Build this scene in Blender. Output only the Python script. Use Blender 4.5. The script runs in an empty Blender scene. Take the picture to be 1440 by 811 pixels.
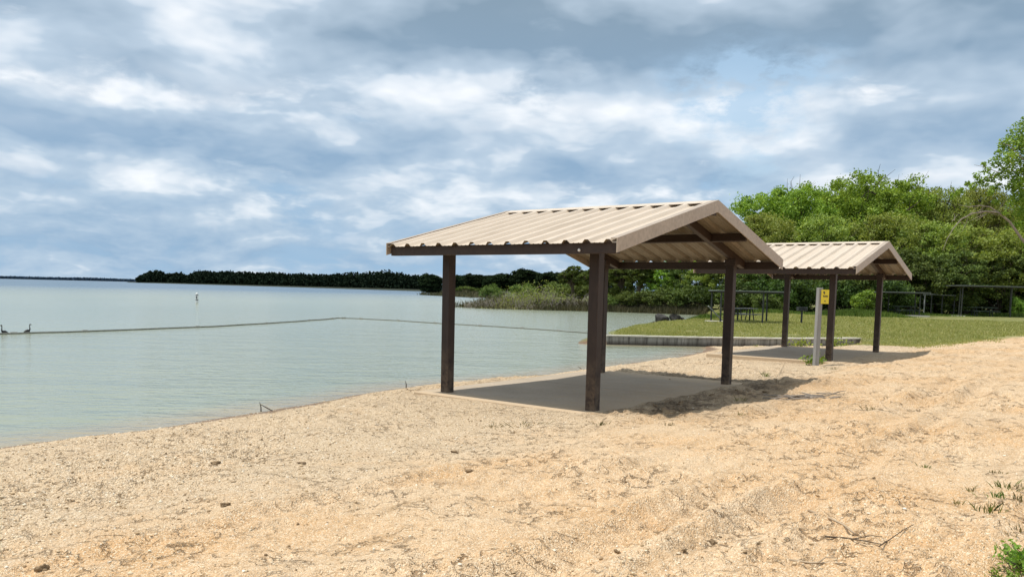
import bpy, bmesh, math, random
import numpy as np
from math import sin, cos, pi, radians, atan2, asin, hypot, exp, sqrt
from mathutils import Vector, Matrix

random.seed(7)
RNG = np.random.default_rng(11)
scene = bpy.context.scene
COL = scene.collection

# ------------------------------------------------------------------ camera model
F, PITCH, ROLL, H, CY = 1132.39, -0.0839, 0.0235, 1.5547, 503.47   # in pixels of the 1440x811 photograph
def ray(px, py):
    a, b = px - 720, py - CY
    u = a*cos(ROLL) + b*sin(ROLL); v = -a*sin(ROLL) + b*cos(ROLL)
    x, yc, zc = u/F, 1.0, -v/F
    return Vector((x, yc*cos(PITCH) - zc*sin(PITCH), yc*sin(PITCH) + zc*cos(PITCH)))
def at_dist(px, py, Y):
    d = ray(px, py); return Vector((0, 0, H)) + d*(Y/d.y)
def at_z(px, py, z):
    d = ray(px, py); return Vector((0, 0, H)) + d*((z - H)/d.z)

cam_d = bpy.data.cameras.new('camera'); cam = bpy.data.objects.new('camera', cam_d); COL.objects.link(cam)
cam.location = (0, 0, H)
cam.matrix_world = Matrix.Translation((0, 0, H)) @ Matrix.Rotation(pi/2 + PITCH, 4, 'X') @ Matrix.Rotation(ROLL, 4, 'Z')
cam_d.sensor_fit = 'HORIZONTAL'; cam_d.sensor_width = 36; cam_d.lens = F/1440*36
cam_d.shift_y = (CY - 405.5)/1440
cam_d.clip_start = .05; cam_d.clip_end = 20000
scene.camera = cam

# ------------------------------------------------------------------ node helpers
class NT:
    def __init__(s, tree): s.t = tree; s.n = tree.nodes; s.l = tree.links
    def node(s, typ, **kw):
        n = s.n.new(typ)
        for k, v in kw.items(): setattr(n, k, v)
        return n
    def link(s, a, b): s.l.new(a, b)
    def setin(s, sock, v):
        if isinstance(v, bpy.types.NodeSocket): s.link(v, sock)
        else: sock.default_value = v
    def math(s, op, a, b=None, c=None, clamp=False):
        n = s.node('ShaderNodeMath', operation=op, use_clamp=clamp)
        for i, v in enumerate((a, b, c)):
            if v is not None: s.setin(n.inputs[i], v)
        return n.outputs[0]
    def vmath(s, op, a, b=None):
        n = s.node('ShaderNodeVectorMath', operation=op)
        s.setin(n.inputs[0], a)
        if b is not None: s.setin(n.inputs[1], b)
        return n.outputs['Value'] if op in ('DOT_PRODUCT', 'LENGTH', 'DISTANCE') else n.outputs[0]
    def mix(s, fac, a, b, blend='MIX'):
        n = s.node('ShaderNodeMix', data_type='RGBA', blend_type=blend)
        s.setin(n.inputs[0], fac)
        for i, v in ((6, a), (7, b)):
            if isinstance(v, tuple) and len(v) == 3: v = v + (1,)
            s.setin(n.inputs[i], v)
        return n.outputs[2]
    def noise(s, vec, scale, detail=4, rough=.55, dist=0, out=0):
        n = s.node('ShaderNodeTexNoise')
        if vec is not None: s.link(vec, n.inputs['Vector'])
        n.inputs['Scale'].default_value = scale; n.inputs['Detail'].default_value = detail
        n.inputs['Roughness'].default_value = rough; n.inputs['Distortion'].default_value = dist
        return n.outputs[out]
    def voronoi(s, vec, scale, feature='F1', out='Distance', rnd=1.0):
        n = s.node('ShaderNodeTexVoronoi', feature=feature)
        if vec is not None: s.link(vec, n.inputs['Vector'])
        n.inputs['Scale'].default_value = scale; n.inputs['Randomness'].default_value = rnd
        return n.outputs[out]
    def ramp(s, fac, stops, interp='LINEAR'):
        n = s.node('ShaderNodeValToRGB'); s.setin(n.inputs[0], fac)
        cr = n.color_ramp; cr.interpolation = interp
        while len(cr.elements) < len(stops): cr.elements.new(.5)
        for e, (p, c) in zip(cr.elements, stops):
            e.position = p
            e.color = (c, c, c, 1) if isinstance(c, (int, float)) else tuple(c) + (1,)
        return n.outputs[0]
    def rng(s, v, a, b, c=0.0, d=1.0, smooth=False):
        n = s.node('ShaderNodeMapRange')
        if smooth: n.interpolation_type = 'SMOOTHSTEP'
        s.setin(n.inputs[0], v)
        for i, x in enumerate((a, b, c, d)): n.inputs[i+1].default_value = x
        return n.outputs[0]
    def bump(s, h, strength, dist, normal=None):
        n = s.node('ShaderNodeBump'); s.setin(n.inputs['Strength'], strength)
        n.inputs['Distance'].default_value = dist; s.link(h, n.inputs['Height'])
        if normal is not None: s.link(normal, n.inputs['Normal'])
        return n.outputs[0]
    def scale(s, vec, v):
        return s.vmath('MULTIPLY', vec, v)

MATS = {}
def material(name, base=None, rough=.6, metallic=0.0, spec=.5):
    m = bpy.data.materials.new(name); m.use_nodes = True
    nt = NT(m.node_tree); b = m.node_tree.nodes['Principled BSDF']
    if base is not None: b.inputs['Base Color'].default_value = tuple(base) + (1,)
    b.inputs['Roughness'].default_value = rough; b.inputs['Metallic'].default_value = metallic
    b.inputs['Specular IOR Level'].default_value = spec
    MATS[name] = m
    return m, nt, b

def mottled(name, c1, c2, scale, rough=.6, bump=.2, bdist=.01, spec=.4, stretch=(1, 1, 1), fine=None, metallic=0):
    m, nt, b = material(name, rough=rough, spec=spec, metallic=metallic)
    tc = nt.node('ShaderNodeTexCoord').outputs['Object']
    v = nt.scale(tc, stretch)
    n1 = nt.noise(v, scale, 6, .6)
    col = nt.mix(nt.rng(n1, .3, .7), c1, c2)
    if fine:
        n2 = nt.noise(v, fine, 3, .6)
        col = nt.mix(nt.rng(n2, .35, .75, 0, .5), col, tuple(x*.55 for x in c1))
    nt.link(col, b.inputs['Base Color'])
    if bump: nt.link(nt.bump(n1, bump, bdist), b.inputs['Normal'])
    return m

# ------------------------------------------------------------------ object helpers
def tag(o, label=None, cat=None, group=None, kind=None):
    if label: o['label'] = label
    if cat: o['category'] = cat
    if group: o['group'] = group
    if kind: o['kind'] = kind
    return o
def empty(name, loc=(0, 0, 0), rz=0.0):
    o = bpy.data.objects.new(name, None); COL.objects.link(o)
    o.location = loc; o.rotation_euler = (0, 0, rz); o.empty_display_size = .2
    return o
def link_mesh(name, me, mat=None, parent=None, smooth=False):
    o = bpy.data.objects.new(name, me); COL.objects.link(o)
    if mat is not None:
        me.materials.clear(); me.materials.append(mat)
    if parent is not None: o.parent = parent
    if smooth: me.shade_smooth()
    return o
def np_mesh(name, verts, faces):
    """verts (n,3); faces (m,k) all of one size k"""
    verts = np.asarray(verts, np.float32); faces = np.asarray(faces, np.int32)
    me = bpy.data.meshes.new(name); k = faces.shape[1]; m = len(faces)
    me.vertices.add(len(verts)); me.vertices.foreach_set('co', verts.ravel())
    me.loops.add(m*k); me.loops.foreach_set('vertex_index', faces.ravel())
    me.polygons.add(m); me.polygons.foreach_set('loop_start', np.arange(0, m*k, k, dtype=np.int32))
    me.update(calc_edges=True)
    return me
def bm_obj(name, bm, mat, parent=None, smooth=False):
    bmesh.ops.recalc_face_normals(bm, faces=bm.faces[:])
    me = bpy.data.meshes.new(name); bm.to_mesh(me); bm.free()
    return link_mesh(name, me, mat, parent, smooth)
def add_box(bm, c, s, M=None, bevel=0.0):
    r = bmesh.ops.create_cube(bm, size=1.0)
    vs = r['verts']
    bmesh.ops.scale(bm, vec=s, verts=vs)
    if bevel:
        es = list({e for v in vs for e in v.link_edges})
        rr = bmesh.ops.bevel(bm, geom=es, offset=bevel, segments=2, affect='EDGES', profile=.5)
        vs = list({v for f in rr['faces'] for v in f.verts} | {v for v in vs if v.is_valid})
    if M is not None: bmesh.ops.transform(bm, matrix=M, verts=vs)
    bmesh.ops.translate(bm, vec=c, verts=vs)
    return vs
def add_tube(bm, pts, radii, seg=8, cap=True):
    pts = [Vector(p) for p in pts]; rings = []
    ref = Vector((0.31, 0.17, .93)).normalized()
    for i, p in enumerate(pts):
        t = (pts[min(i+1, len(pts)-1)] - pts[max(i-1, 0)])
        t = t.normalized() if t.length > 1e-9 else Vector((0, 0, 1))
        a = t.cross(ref)
        if a.length < .05: a = t.cross(Vector((1, 0, 0)))
        a.normalize(); b = t.cross(a)
        r = radii[i] if hasattr(radii, '__len__') else radii
        rings.append([bm.verts.new(p + (a*cos(2*pi*k/seg) + b*sin(2*pi*k/seg))*r) for k in range(seg)])
    for r0, r1 in zip(rings, rings[1:]):
        for k in range(seg): bm.faces.new((r0[k], r0[(k+1) % seg], r1[(k+1) % seg], r1[k]))
    if cap and seg > 2:
        bm.faces.new(rings[0][::-1]); bm.faces.new(rings[-1])
def add_lathe(bm, prof, seg=16, c=(0, 0, 0)):
    rings = [[bm.verts.new((c[0]+r*cos(2*pi*k/seg), c[1]+r*sin(2*pi*k/seg), c[2]+z)) for k in range(seg)] for r, z in prof]
    for r0, r1 in zip(rings, rings[1:]):
        for k in range(seg): bm.faces.new((r0[k], r0[(k+1) % seg], r1[(k+1) % seg], r1[k]))
    bm.faces.new(rings[0][::-1]); bm.faces.new(rings[-1])
def copy_tree(o, parent=None):
    c = o.copy(); COL.objects.link(c); c.parent = parent
    for ch in o.children: copy_tree(ch, c)
    return c

# ------------------------------------------------------------------ numpy noise
def _hash(ix, iy, seed):
    h = (ix.astype(np.int64)*374761393 + iy.astype(np.int64)*668265263 + seed*982451653) & 0xffffffff
    h = ((h ^ (h >> 13))*1274126177) & 0xffffffff
    h = (h ^ (h >> 16))
    return (h & 0xffffff)/float(0xffffff)
def vnoise(x, y, seed=0):
    ix = np.floor(x); iy = np.floor(y); fx = x-ix; fy = y-iy
    fx = fx*fx*fx*(fx*(fx*6-15)+10); fy = fy*fy*fy*(fy*(fy*6-15)+10)
    a = _hash(ix, iy, seed); b = _hash(ix+1, iy, seed); c = _hash(ix, iy+1, seed); d = _hash(ix+1, iy+1, seed)
    return (a*(1-fx)+b*fx)*(1-fy) + (c*(1-fx)+d*fx)*fy - .5
def fbm(x, y, octv=4, seed=0, gain=.5):
    s = np.zeros_like(x); a = 1.0
    for o in range(octv):
        ca, sa = cos(.7*o+.3), sin(.7*o+.3)
        s += a*vnoise((x*ca-y*sa)*2**o + 13.7*o, (x*sa+y*ca)*2**o - 7.1*o, seed+o); a *= gain
    return s
def sstep(x, a, b):
    t = np.clip((x-a)/(b-a), 0, 1); return t*t*(3-2*t)

# ------------------------------------------------------------------ layout
TH = -.6515
U2 = Vector((cos(TH), sin(TH), 0)); V2 = Vector((-sin(TH), cos(TH), 0))
P0 = Vector((1.0775, 10.561, 0)); P1 = Vector((7.514, 19.042, .067))
SA, SB = 2.577, 4.457            # post spacing along the ridge / across
OV, OE = .661, .5946             # overhangs
ZE, ZB, ZR = 2.167, 2.025, 2.887
WZ = -.25                        # lake level
SUN_EL, SUN_DIR = radians(70.5), Vector((1.0, 0.0, 0))   # light travels along +x

SHORE = [(-60, -120), (-24, -36), (-13, -9), (-8.2, 2.5), (-5.42, 8.4), (-4.46, 9.65), (-3.52, 11.35), (-2.6, 13.3), (-2.03, 14.4), (-1.09, 15.5), (.46, 17.1), (2.25, 19.5), (4.66, 22.9), (6.4, 26.3), (6.85, 28.35),
         (5.6, 28.3), (3.4, 28.25), (3.35, 28.6), (4.6, 37), (9.8, 48), (15.2, 59), (18.4, 66), (19, 71), (16, 74.5), (9, 77), (2, 77.5), (-3.7, 78.5), (-3.2, 84), (0, 95), (3, 130), (-4, 180), (-21, 224), (-22, 230), (-12, 260), (-20, 330),
         (-52, 470), (-120, 600), (-235, 780), (-420, 1040), (-640, 1330), (-700, 1480), (-300, 2000), (4000, 3000)]
LAND = SHORE + [(6000, 3000), (6000, -600), (-60, -600)]
WALL = [(3.3, 28.25), (5.7, 28.3), (7.0, 28.42), (9.7, 29.0), (13.1, 30.45)]
LAWN = [(3.4, 28.25), (5.7, 28.3), (7.0, 28.42), (9.7, 29.0), (13.1, 30.45), (12.9, 29.3), (12.0, 27.6), (12.9, 26.5), (15.2, 27.9), (18.0, 30.5), (22.6, 34.9), (30, 41), (50, 55), (300, 190), (3000, 1500), (6000, 3000), (4000, 3050), (-300, 2100), (-2000, 2000), (-1500, 400), (-60, 200), (-30, 100), (-10, 60), (0, 34), (2.5, 28.6)]

def poly_inside(x, y, poly):
    ins = np.zeros(x.shape, bool); n = len(poly)
    for i in range(n):
        x0, y0 = poly[i]; x1, y1 = poly[(i+1) % n]
        if y0 == y1: continue
        c = ((y0 > y) != (y1 > y)) & (x < (x1-x0)*(y-y0)/(y1-y0) + x0)
        ins ^= c
    return ins
def line_dist(x, y, pts):
    d = np.full(x.shape, 1e9)
    for (x0, y0), (x1, y1) in zip(pts, pts[1:]):
        dx, dy = x1-x0, y1-y0; t = np.clip(((x-x0)*dx + (y-y0)*dy)/(dx*dx+dy*dy), 0, 1)
        d = np.minimum(d, np.hypot(x-x0-t*dx, y-y0-t*dy))
    return d
def slab_in(x, y, P):
    """signed distance inside the slab rectangle of a shelter (positive inside), plus its u and v"""
    rx, ry = x-P.x, y-P.y; u = rx*U2.x + ry*U2.y; v = rx*V2.x + ry*V2.y
    return np.minimum(np.minimum(u+2.95, .75-u), np.minimum(v+.34, 4.9-v)), u, v
TRK = {}
def terrain(x, y, fine=True):
    x = np.asarray(x, float); y = np.asarray(y, float)
    d = line_dist(x, y, SHORE); d = np.where(poly_inside(x, y, LAND), d, -d)
    dn = d + (.22*fbm(x*.7, y*.7, 3, 5) if fine else 0)*sstep(np.abs(d), 30, 5)
    rx, ry = x-P0.x, y-P0.y; u = rx*U2.x + ry*U2.y; v = rx*V2.x + ry*V2.y
    zu = np.interp(u, [-30, -3, .1, 1.2, 3, 8, 20, 60], [-.03, -.03, -.005, .045, .13, .26, .42, .7]) + .07*sstep(v, 2.5, 5.5)*sstep(u, .2, 1.4)*sstep(u, 9, 4)
    zs = np.where(dn < 0, WZ + .16*dn, WZ + .15*dn)
    zs = np.maximum(zs, -1.6)
    sand = np.minimum(zu, zs)
    k = .06; hmix = np.clip(.5 + .5*(zu-zs)/k, 0, 1); sand = zu*(1-hmix) + zs*hmix - k*hmix*(1-hmix)
    wl = line_dist(x, y, WALL)
    sand = sand - np.where(d > 0, np.minimum(.3*np.exp(-(wl/1.9)**2), np.maximum(sand+.22, 0)), 0)
    # lawn
    ld = line_dist(x, y, LAWN + LAWN[:1]); ld = np.where(poly_inside(x, y, LAWN), ld, -ld)
    far = np.hypot(x, y)
    lz = .055 + .0055*np.clip(far-29, 0, 130)
    lz = np.where(wl < 1.0, lz, np.minimum(lz, WZ + .03 + .30*np.maximum(dn, -4)))
    if fine: lz = lz + .05*fbm(x*.35, y*.35, 3, 21)*sstep(ld, .3, 2)
    near_wall = sstep(wl, 1.3, .4)
    w = .07*near_wall + 2.4*(1-near_wall)
    gm = sstep(ld, -w, w)
    z = sand*(1-gm) + lz*gm
    gmask = np.clip(gm, 0, 1); TRK['m'] = np.zeros_like(z)
    if fine:
        near = sstep(far, 60, 25)*(1-gm)*sstep(d, -.1, .8)
        # drive tracks running parallel to the shelters, soft heaps, trampled lumps
        wob = .35*fbm(v*.12, v*0+3.3, 2, 31)
        tr = np.zeros_like(z); tm = np.zeros_like(z)
        for uc, wd, dep in ((1.75, .16, .035), (2.15, .13, .03), (3.25, .17, .04), (3.7, .14, .03), (5.0, .16, .03), (6.4, .2, .03), (.95, .12, .02)):
            q = (u-uc-wob - .25*fbm(v*.2+uc, v*0, 2, 40+int(uc*10)))/wd
            act = sstep(fbm(v*.25+uc*3, u*0+uc, 2, 60), -.35, .15)
            tr += act*dep*(-np.exp(-q*q) + .6*np.exp(-((np.abs(q)-1.7)/.6)**2))
            tm = np.maximum(tm, act*np.exp(-(q/1.25)**4))
            tr += act*.010*np.exp(-q*q)*np.sin(v*2*pi/.22 + 2*fbm(u*2, v*2, 2, 9))
        lump = .06*fbm(x*.9, y*.9, 2, 71) + .045*fbm(x*2.6, y*2.6, 3, 72)
        trod = sstep(fbm(x*.5+9, y*.5, 2, 73), -.1, .35)
        l2 = np.abs(fbm(x*6, y*6, 3, 74))
        lump += (.25+.75*trod)*.045*(.4 - 2.2*l2) + .02*np.maximum(0, fbm(x*9+3, y*9, 2, 78)-.18)*trod*3
        # ripples across the drive
        lump += .010*sstep(u, 1.0, 2.5)*np.sin((v*.9+u*.25)*2*pi/.45 + 5*fbm(x*.8, y*.8, 2, 75))*sstep(fbm(x*.4, y*.4, 2, 76), -.2, .3)
        # churned clods beside the slab
        cl = np.exp(-((u-.8)/.7)**2)*sstep(v, -1.2, -.2)*sstep(v, 6.2, 5.0)
        lump += cl*.06*np.maximum(fbm(x*5, y*5, 3, 77), -.1)
        up = rx*0
        si, su, sv = slab_in(x, y, P0); sj, su2, sv2 = slab_in(x, y, P1)
        flat = 1 - .75*sstep(np.maximum(si, sj), -.6, -.05)*sstep(u, .3, -.1)
        TRK['m'] = tm*near
        lump = lump*(1-.75*tm)
        z = z + near*(tr*1.5*sstep(v, 9, 2) + tr*.6 + lump*.72*flat) + near*(.012*fbm(x*15, y*15, 2, 80) + (.05*np.maximum(0, fbm(x*11, y*11+4, 3, 81)-.12)*(sstep(u, -.5, 1.5)*.8+.2) + .05*np.maximum(0, fbm(x*5, y*5+4, 3, 82)-.22))*(1-tm))*(.45+.55*trod) + near*cl*.10*np.minimum(.45, np.maximum(0, fbm(x*7, y*7+4, 3, 83)-.02))
        # slabs: sand lies just under the slab edge, drifts over the landward side
        for s, uu, vv, zt in ((si, su, sv, 0.0), (sj, su2, sv2, .067)):
            drift = uu - .02 - .22*fbm(x*1.3, y*1.3, 3, 90) - .10*(vv-2)/3 + .22*sstep(vv, 3.2, 4.6)*0
            over = sstep(drift, -.02, .25)
            inside = sstep(s, .0, .16)
            under = np.minimum(z, zt + .010 + .02*fbm(x*2.2, y*2.2, 2, 91))
            zin = (zt-.05)*(1-over) + np.maximum(z, zt + .012)*over
            zed = under*(1-over) + np.maximum(z, zt+.0)*over
            rim = sstep(s, -.7, -.1)
            z = z*(1-rim) + zed*rim
            z = z*(1-inside) + zin*inside
    return z, d, gmask, u
def ground_z(x, y):
    return float(terrain(np.array([x]), np.array([y]))[0][0])

# ------------------------------------------------------------------ ground materials
def make_ground_mat():
    m, nt, b = material('ground', rough=.95, spec=.15)
    geo = nt.node('ShaderNodeNewGeometry').outputs['Position']
    pos = nt.scale(geo, (1, 1, 0.35))
    at = nt.node('ShaderNodeAttribute', attribute_name='mask').outputs['Color']
    sep = nt.node('ShaderNodeSeparateColor'); nt.link(at, sep.inputs[0])
    soil = nt.node('ShaderNodeAttribute', attribute_name='mask').outputs['Alpha']
    grass, wet, fine = sep.outputs[0], sep.outputs[1], sep.outputs[2]   # lawn, dampness, fine orange sand
    # pebbles
    peb = nt.voronoi(pos, 62); pebc = nt.voronoi(pos, 62, out='Color')
    sepc = nt.node('ShaderNodeSeparateColor'); nt.link(pebc, sepc.inputs[0])
    peb2 = nt.voronoi(pos, 130); pebc2 = nt.voronoi(pos, 130, out='Color')
    sepd = nt.node('ShaderNodeSeparateColor'); nt.link(pebc2, sepd.inputs[0])
    nb = nt.noise(pos, .55, 5, .6); nm = nt.noise(pos, 3.2, 5, .65); nf = nt.noise(pos, 14, 4, .7)
    gravel = nt.ramp(sepc.outputs[0], [(0, (.33, .215, .125)), (.12, (.56, .405, .255)), (.4, (.77, .595, .405)), (.8, (.86, .70, .505)), (1, (.93, .83, .68))])
    gravel2 = nt.ramp(sepd.outputs[0], [(0, (.38, .25, .145)), (.3, (.66, .49, .32)), (.75, (.82, .65, .465)), (1, (.91, .79, .63))])
    gravel = nt.mix(nt.rng(sepc.outputs[1], .45, .55), gravel, gravel2)
    gap = nt.rng(peb, .25, .75)                      # shaded gaps between stones
    gravel = nt.mix(nt.math('MULTIPLY', gap, .5), gravel, (.30, .185, .10))
    gravel = nt.mix(.26, gravel, (.80, .625, .385))
    sandc = nt.mix(nt.rng(nm, .3, .7), (.62, .42, .24), (.72, .525, .33))
    sandc = nt.mix(nt.rng(nb, .44, .62), sandc, (.64, .40, .20))
    speck = nt.rng(sepd.outputs[1], .74, .88)
    sandc = nt.mix(nt.math('MULTIPLY', speck, .5), sandc, (.30, .19, .09))
    sandc = nt.mix(nt.math('MULTIPLY', nt.rng(sepd.outputs[2], .76, .86), .7), sandc, (.86, .74, .55))
    sandc = nt.mix(nt.math('MULTIPLY', nt.rng(nt.noise(pos, 26, 3, .7), .56, .68), .36), sandc, (.30, .19, .09))
    ff = nt.math('ADD', fine, nt.math('MULTIPLY', nt.math('SUBTRACT', nm, .5), 1.1))
    ff = nt.math('ADD', ff, nt.math('MULTIPLY', nt.math('SUBTRACT', nb, .5), 1.3))
    rid = nt.math('ABSOLUTE', nt.math('SUBTRACT', nt.noise(pos, 5.5, 5, .6), .5)); zone = nt.rng(nt.noise(pos, .9, 3, .5), .38, .56)
    crust = nt.math('MULTIPLY', nt.math('MULTIPLY', nt.rng(rid, .024, .004), zone), nt.rng(nt.noise(pos, 11, 3, .6), .44, .58))
    fmask = nt.math('MULTIPLY', nt.rng(ff, .15, .80), .94)
    col = nt.mix(fmask, gravel, sandc)
    col = nt.mix(nt.math('MULTIPLY', nt.rng(nf, .59, .72), .5), col, (.27, .17, .085))
    col = nt.mix(nt.math('MULTIPLY', nt.rng(nt.noise(pos, 1.1, 6, .7), .60, .72), .35), col, (.33, .24, .16))
    cu = nt.node('ShaderNodeCombineXYZ'); nt.link(nt.math('MULTIPLY', nt.vmath('DOT_PRODUCT', geo, tuple(U2)), 5.5), cu.inputs[0]); nt.link(nt.math('MULTIPLY', nt.vmath('DOT_PRODUCT', geo, tuple(V2)), .42), cu.inputs[1])
    strk = nt.noise(cu.outputs[0], 1.0, 5, .6)
    fz = nt.rng(fine, .35, .7)
    col = nt.mix(nt.math('MULTIPLY', nt.math('MULTIPLY', nt.rng(strk, .55, .68), fz), nt.rng(nf, .40, .60, .12, .5)), col, (.40, .26, .135))
    col = nt.mix(nt.math('MULTIPLY', nt.math('MULTIPLY', nt.rng(strk, .45, .34), fz), .35), col, (.80, .60, .385))
    col = nt.mix(nt.math('MULTIPLY', crust, .72), col, (.31, .19, .10))
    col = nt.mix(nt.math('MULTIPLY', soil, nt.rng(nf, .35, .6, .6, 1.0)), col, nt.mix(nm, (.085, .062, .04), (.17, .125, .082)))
    col = nt.mix(nt.math('MULTIPLY', wet, .95), col, nt.mix(nm, (.20, .125, .075), (.30, .19, .115)))
    # lawn: mown, straw mixed in
    gn = nt.noise(pos, 1.3, 6, .7); gf = nt.noise(nt.scale(geo, (1, 1, .3)), 18, 4, .7); gl = nt.noise(pos, .13, 3, .5)
    g = nt.mix(nt.rng(gn, .3, .7), (.18, .205, .06), (.30, .285, .11))
    g = nt.mix(nt.rng(gl, .48, .66, 0, .7), g, (.38, .33, .16))
    g = nt.mix(nt.rng(gf, .42, .62, 0, .45), g, (.13, .155, .04))
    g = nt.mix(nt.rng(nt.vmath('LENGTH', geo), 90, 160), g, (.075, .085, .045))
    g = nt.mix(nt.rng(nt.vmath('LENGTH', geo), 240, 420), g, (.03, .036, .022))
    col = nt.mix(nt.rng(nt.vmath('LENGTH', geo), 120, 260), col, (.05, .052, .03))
    gmx = nt.rng(nt.math('ADD', grass, nt.math('MULTIPLY', nt.math('SUBTRACT', nt.noise(pos, 2.2, 6, .75), .5), .9)), .40, .60)
    gmx = nt.math('MULTIPLY', gmx, nt.rng(grass, .03, .1))
    col = nt.mix(gmx, col, g)
    nt.link(col, b.inputs['Base Color'])
    nt.link(nt.math('SUBTRACT', .95, nt.math('MULTIPLY', wet, .5)), b.inputs['Roughness'])
    hp = nt.math('MULTIPLY', nt.math('SUBTRACT', 1.0, peb), nt.math('SUBTRACT', 1.0, nt.math('MULTIPLY', fmask, .75)))
    hp = nt.math('ADD', hp, nt.math('MULTIPLY', nt.math('SUBTRACT', 1.0, peb2), .4))
    hp = nt.math('ADD', hp, nt.math('MULTIPLY', nf, 1.1))
    hp = nt.math('ADD', hp, nt.math('MULTIPLY', nm, 2.2))
    hp = nt.math('SUBTRACT', hp, nt.math('MULTIPLY', crust, 1.6))
    nt.link(nt.bump(hp, .9, .024), b.inputs['Normal'])
    return m

# ------------------------------------------------------------------ ground sheet
def build_ground():
    az = np.concatenate([np.linspace(-180, -42, 60)[:-1], np.linspace(-40, 42, 940), np.linspace(44, 180, 58)])
    az = np.radians(az)
    r = np.concatenate([np.geomspace(.35, 2.9, 12)[:-1], np.geomspace(2.9, 36, 720)[:-1], np.geomspace(36, 110, 130)[:-1], np.geomspace(110, 5000, 110)])
    A, R = np.meshgrid(az, r); X = R*np.sin(A); Y = R*np.cos(A)
    Z, D, G, U = terrain(X, Y); TM = TRK['m']
    n_r, n_a = X.shape
    idx = np.arange(n_r*n_a).reshape(n_r, n_a)
    q = np.stack([idx[:-1, :-1], idx[:-1, 1:], idx[1:, 1:], idx[1:, :-1]], -1).reshape(-1, 4)[:, ::-1]
    Zf = Z.ravel(); zmax = Zf[q].max(1); Df = D.ravel()
    keep = (zmax > -.62)
    q = q[keep]
    gq = G.ravel()[q].mean(1) > .5
    wet = sstep(Df + .25*fbm(X*2.2, Y*2.2, 3, 17).ravel(), .42, .12)*sstep(np.hypot(X, Y).ravel(), 60, 30)
    wet = np.maximum(wet, .0)
    finem = np.clip(sstep(U.ravel(), -.3, 2.2)*.8 + .10, 0, 1); finem = np.clip(finem + .7*TM.ravel(), 0, 1.4)
    sv_ = (X-P0.x)*V2.x + (Y-P0.y)*V2.y; uu_ = U
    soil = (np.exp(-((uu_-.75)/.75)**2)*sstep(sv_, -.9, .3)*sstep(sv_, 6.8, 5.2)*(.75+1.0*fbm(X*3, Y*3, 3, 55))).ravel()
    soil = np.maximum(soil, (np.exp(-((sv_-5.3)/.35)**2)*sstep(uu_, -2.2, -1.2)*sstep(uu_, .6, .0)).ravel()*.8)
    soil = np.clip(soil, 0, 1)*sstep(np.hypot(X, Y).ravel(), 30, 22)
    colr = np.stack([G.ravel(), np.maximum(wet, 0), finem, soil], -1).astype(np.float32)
    V = np.stack([X.ravel(), Y.ravel(), Zf], -1)
    mat = make_ground_mat()
    for nm, sel in (('sand_beach', ~gq), ('lawn', gq)):
        fq = q[sel]; used, inv = np.unique(fq.ravel(), return_inverse=True)
        me = np_mesh(nm, V[used], inv.reshape(-1, 4))
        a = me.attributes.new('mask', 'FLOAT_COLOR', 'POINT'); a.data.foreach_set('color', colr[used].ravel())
        o = link_mesh(nm, me, mat, smooth=True); tag(o, kind='structure')
build_ground()

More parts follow.
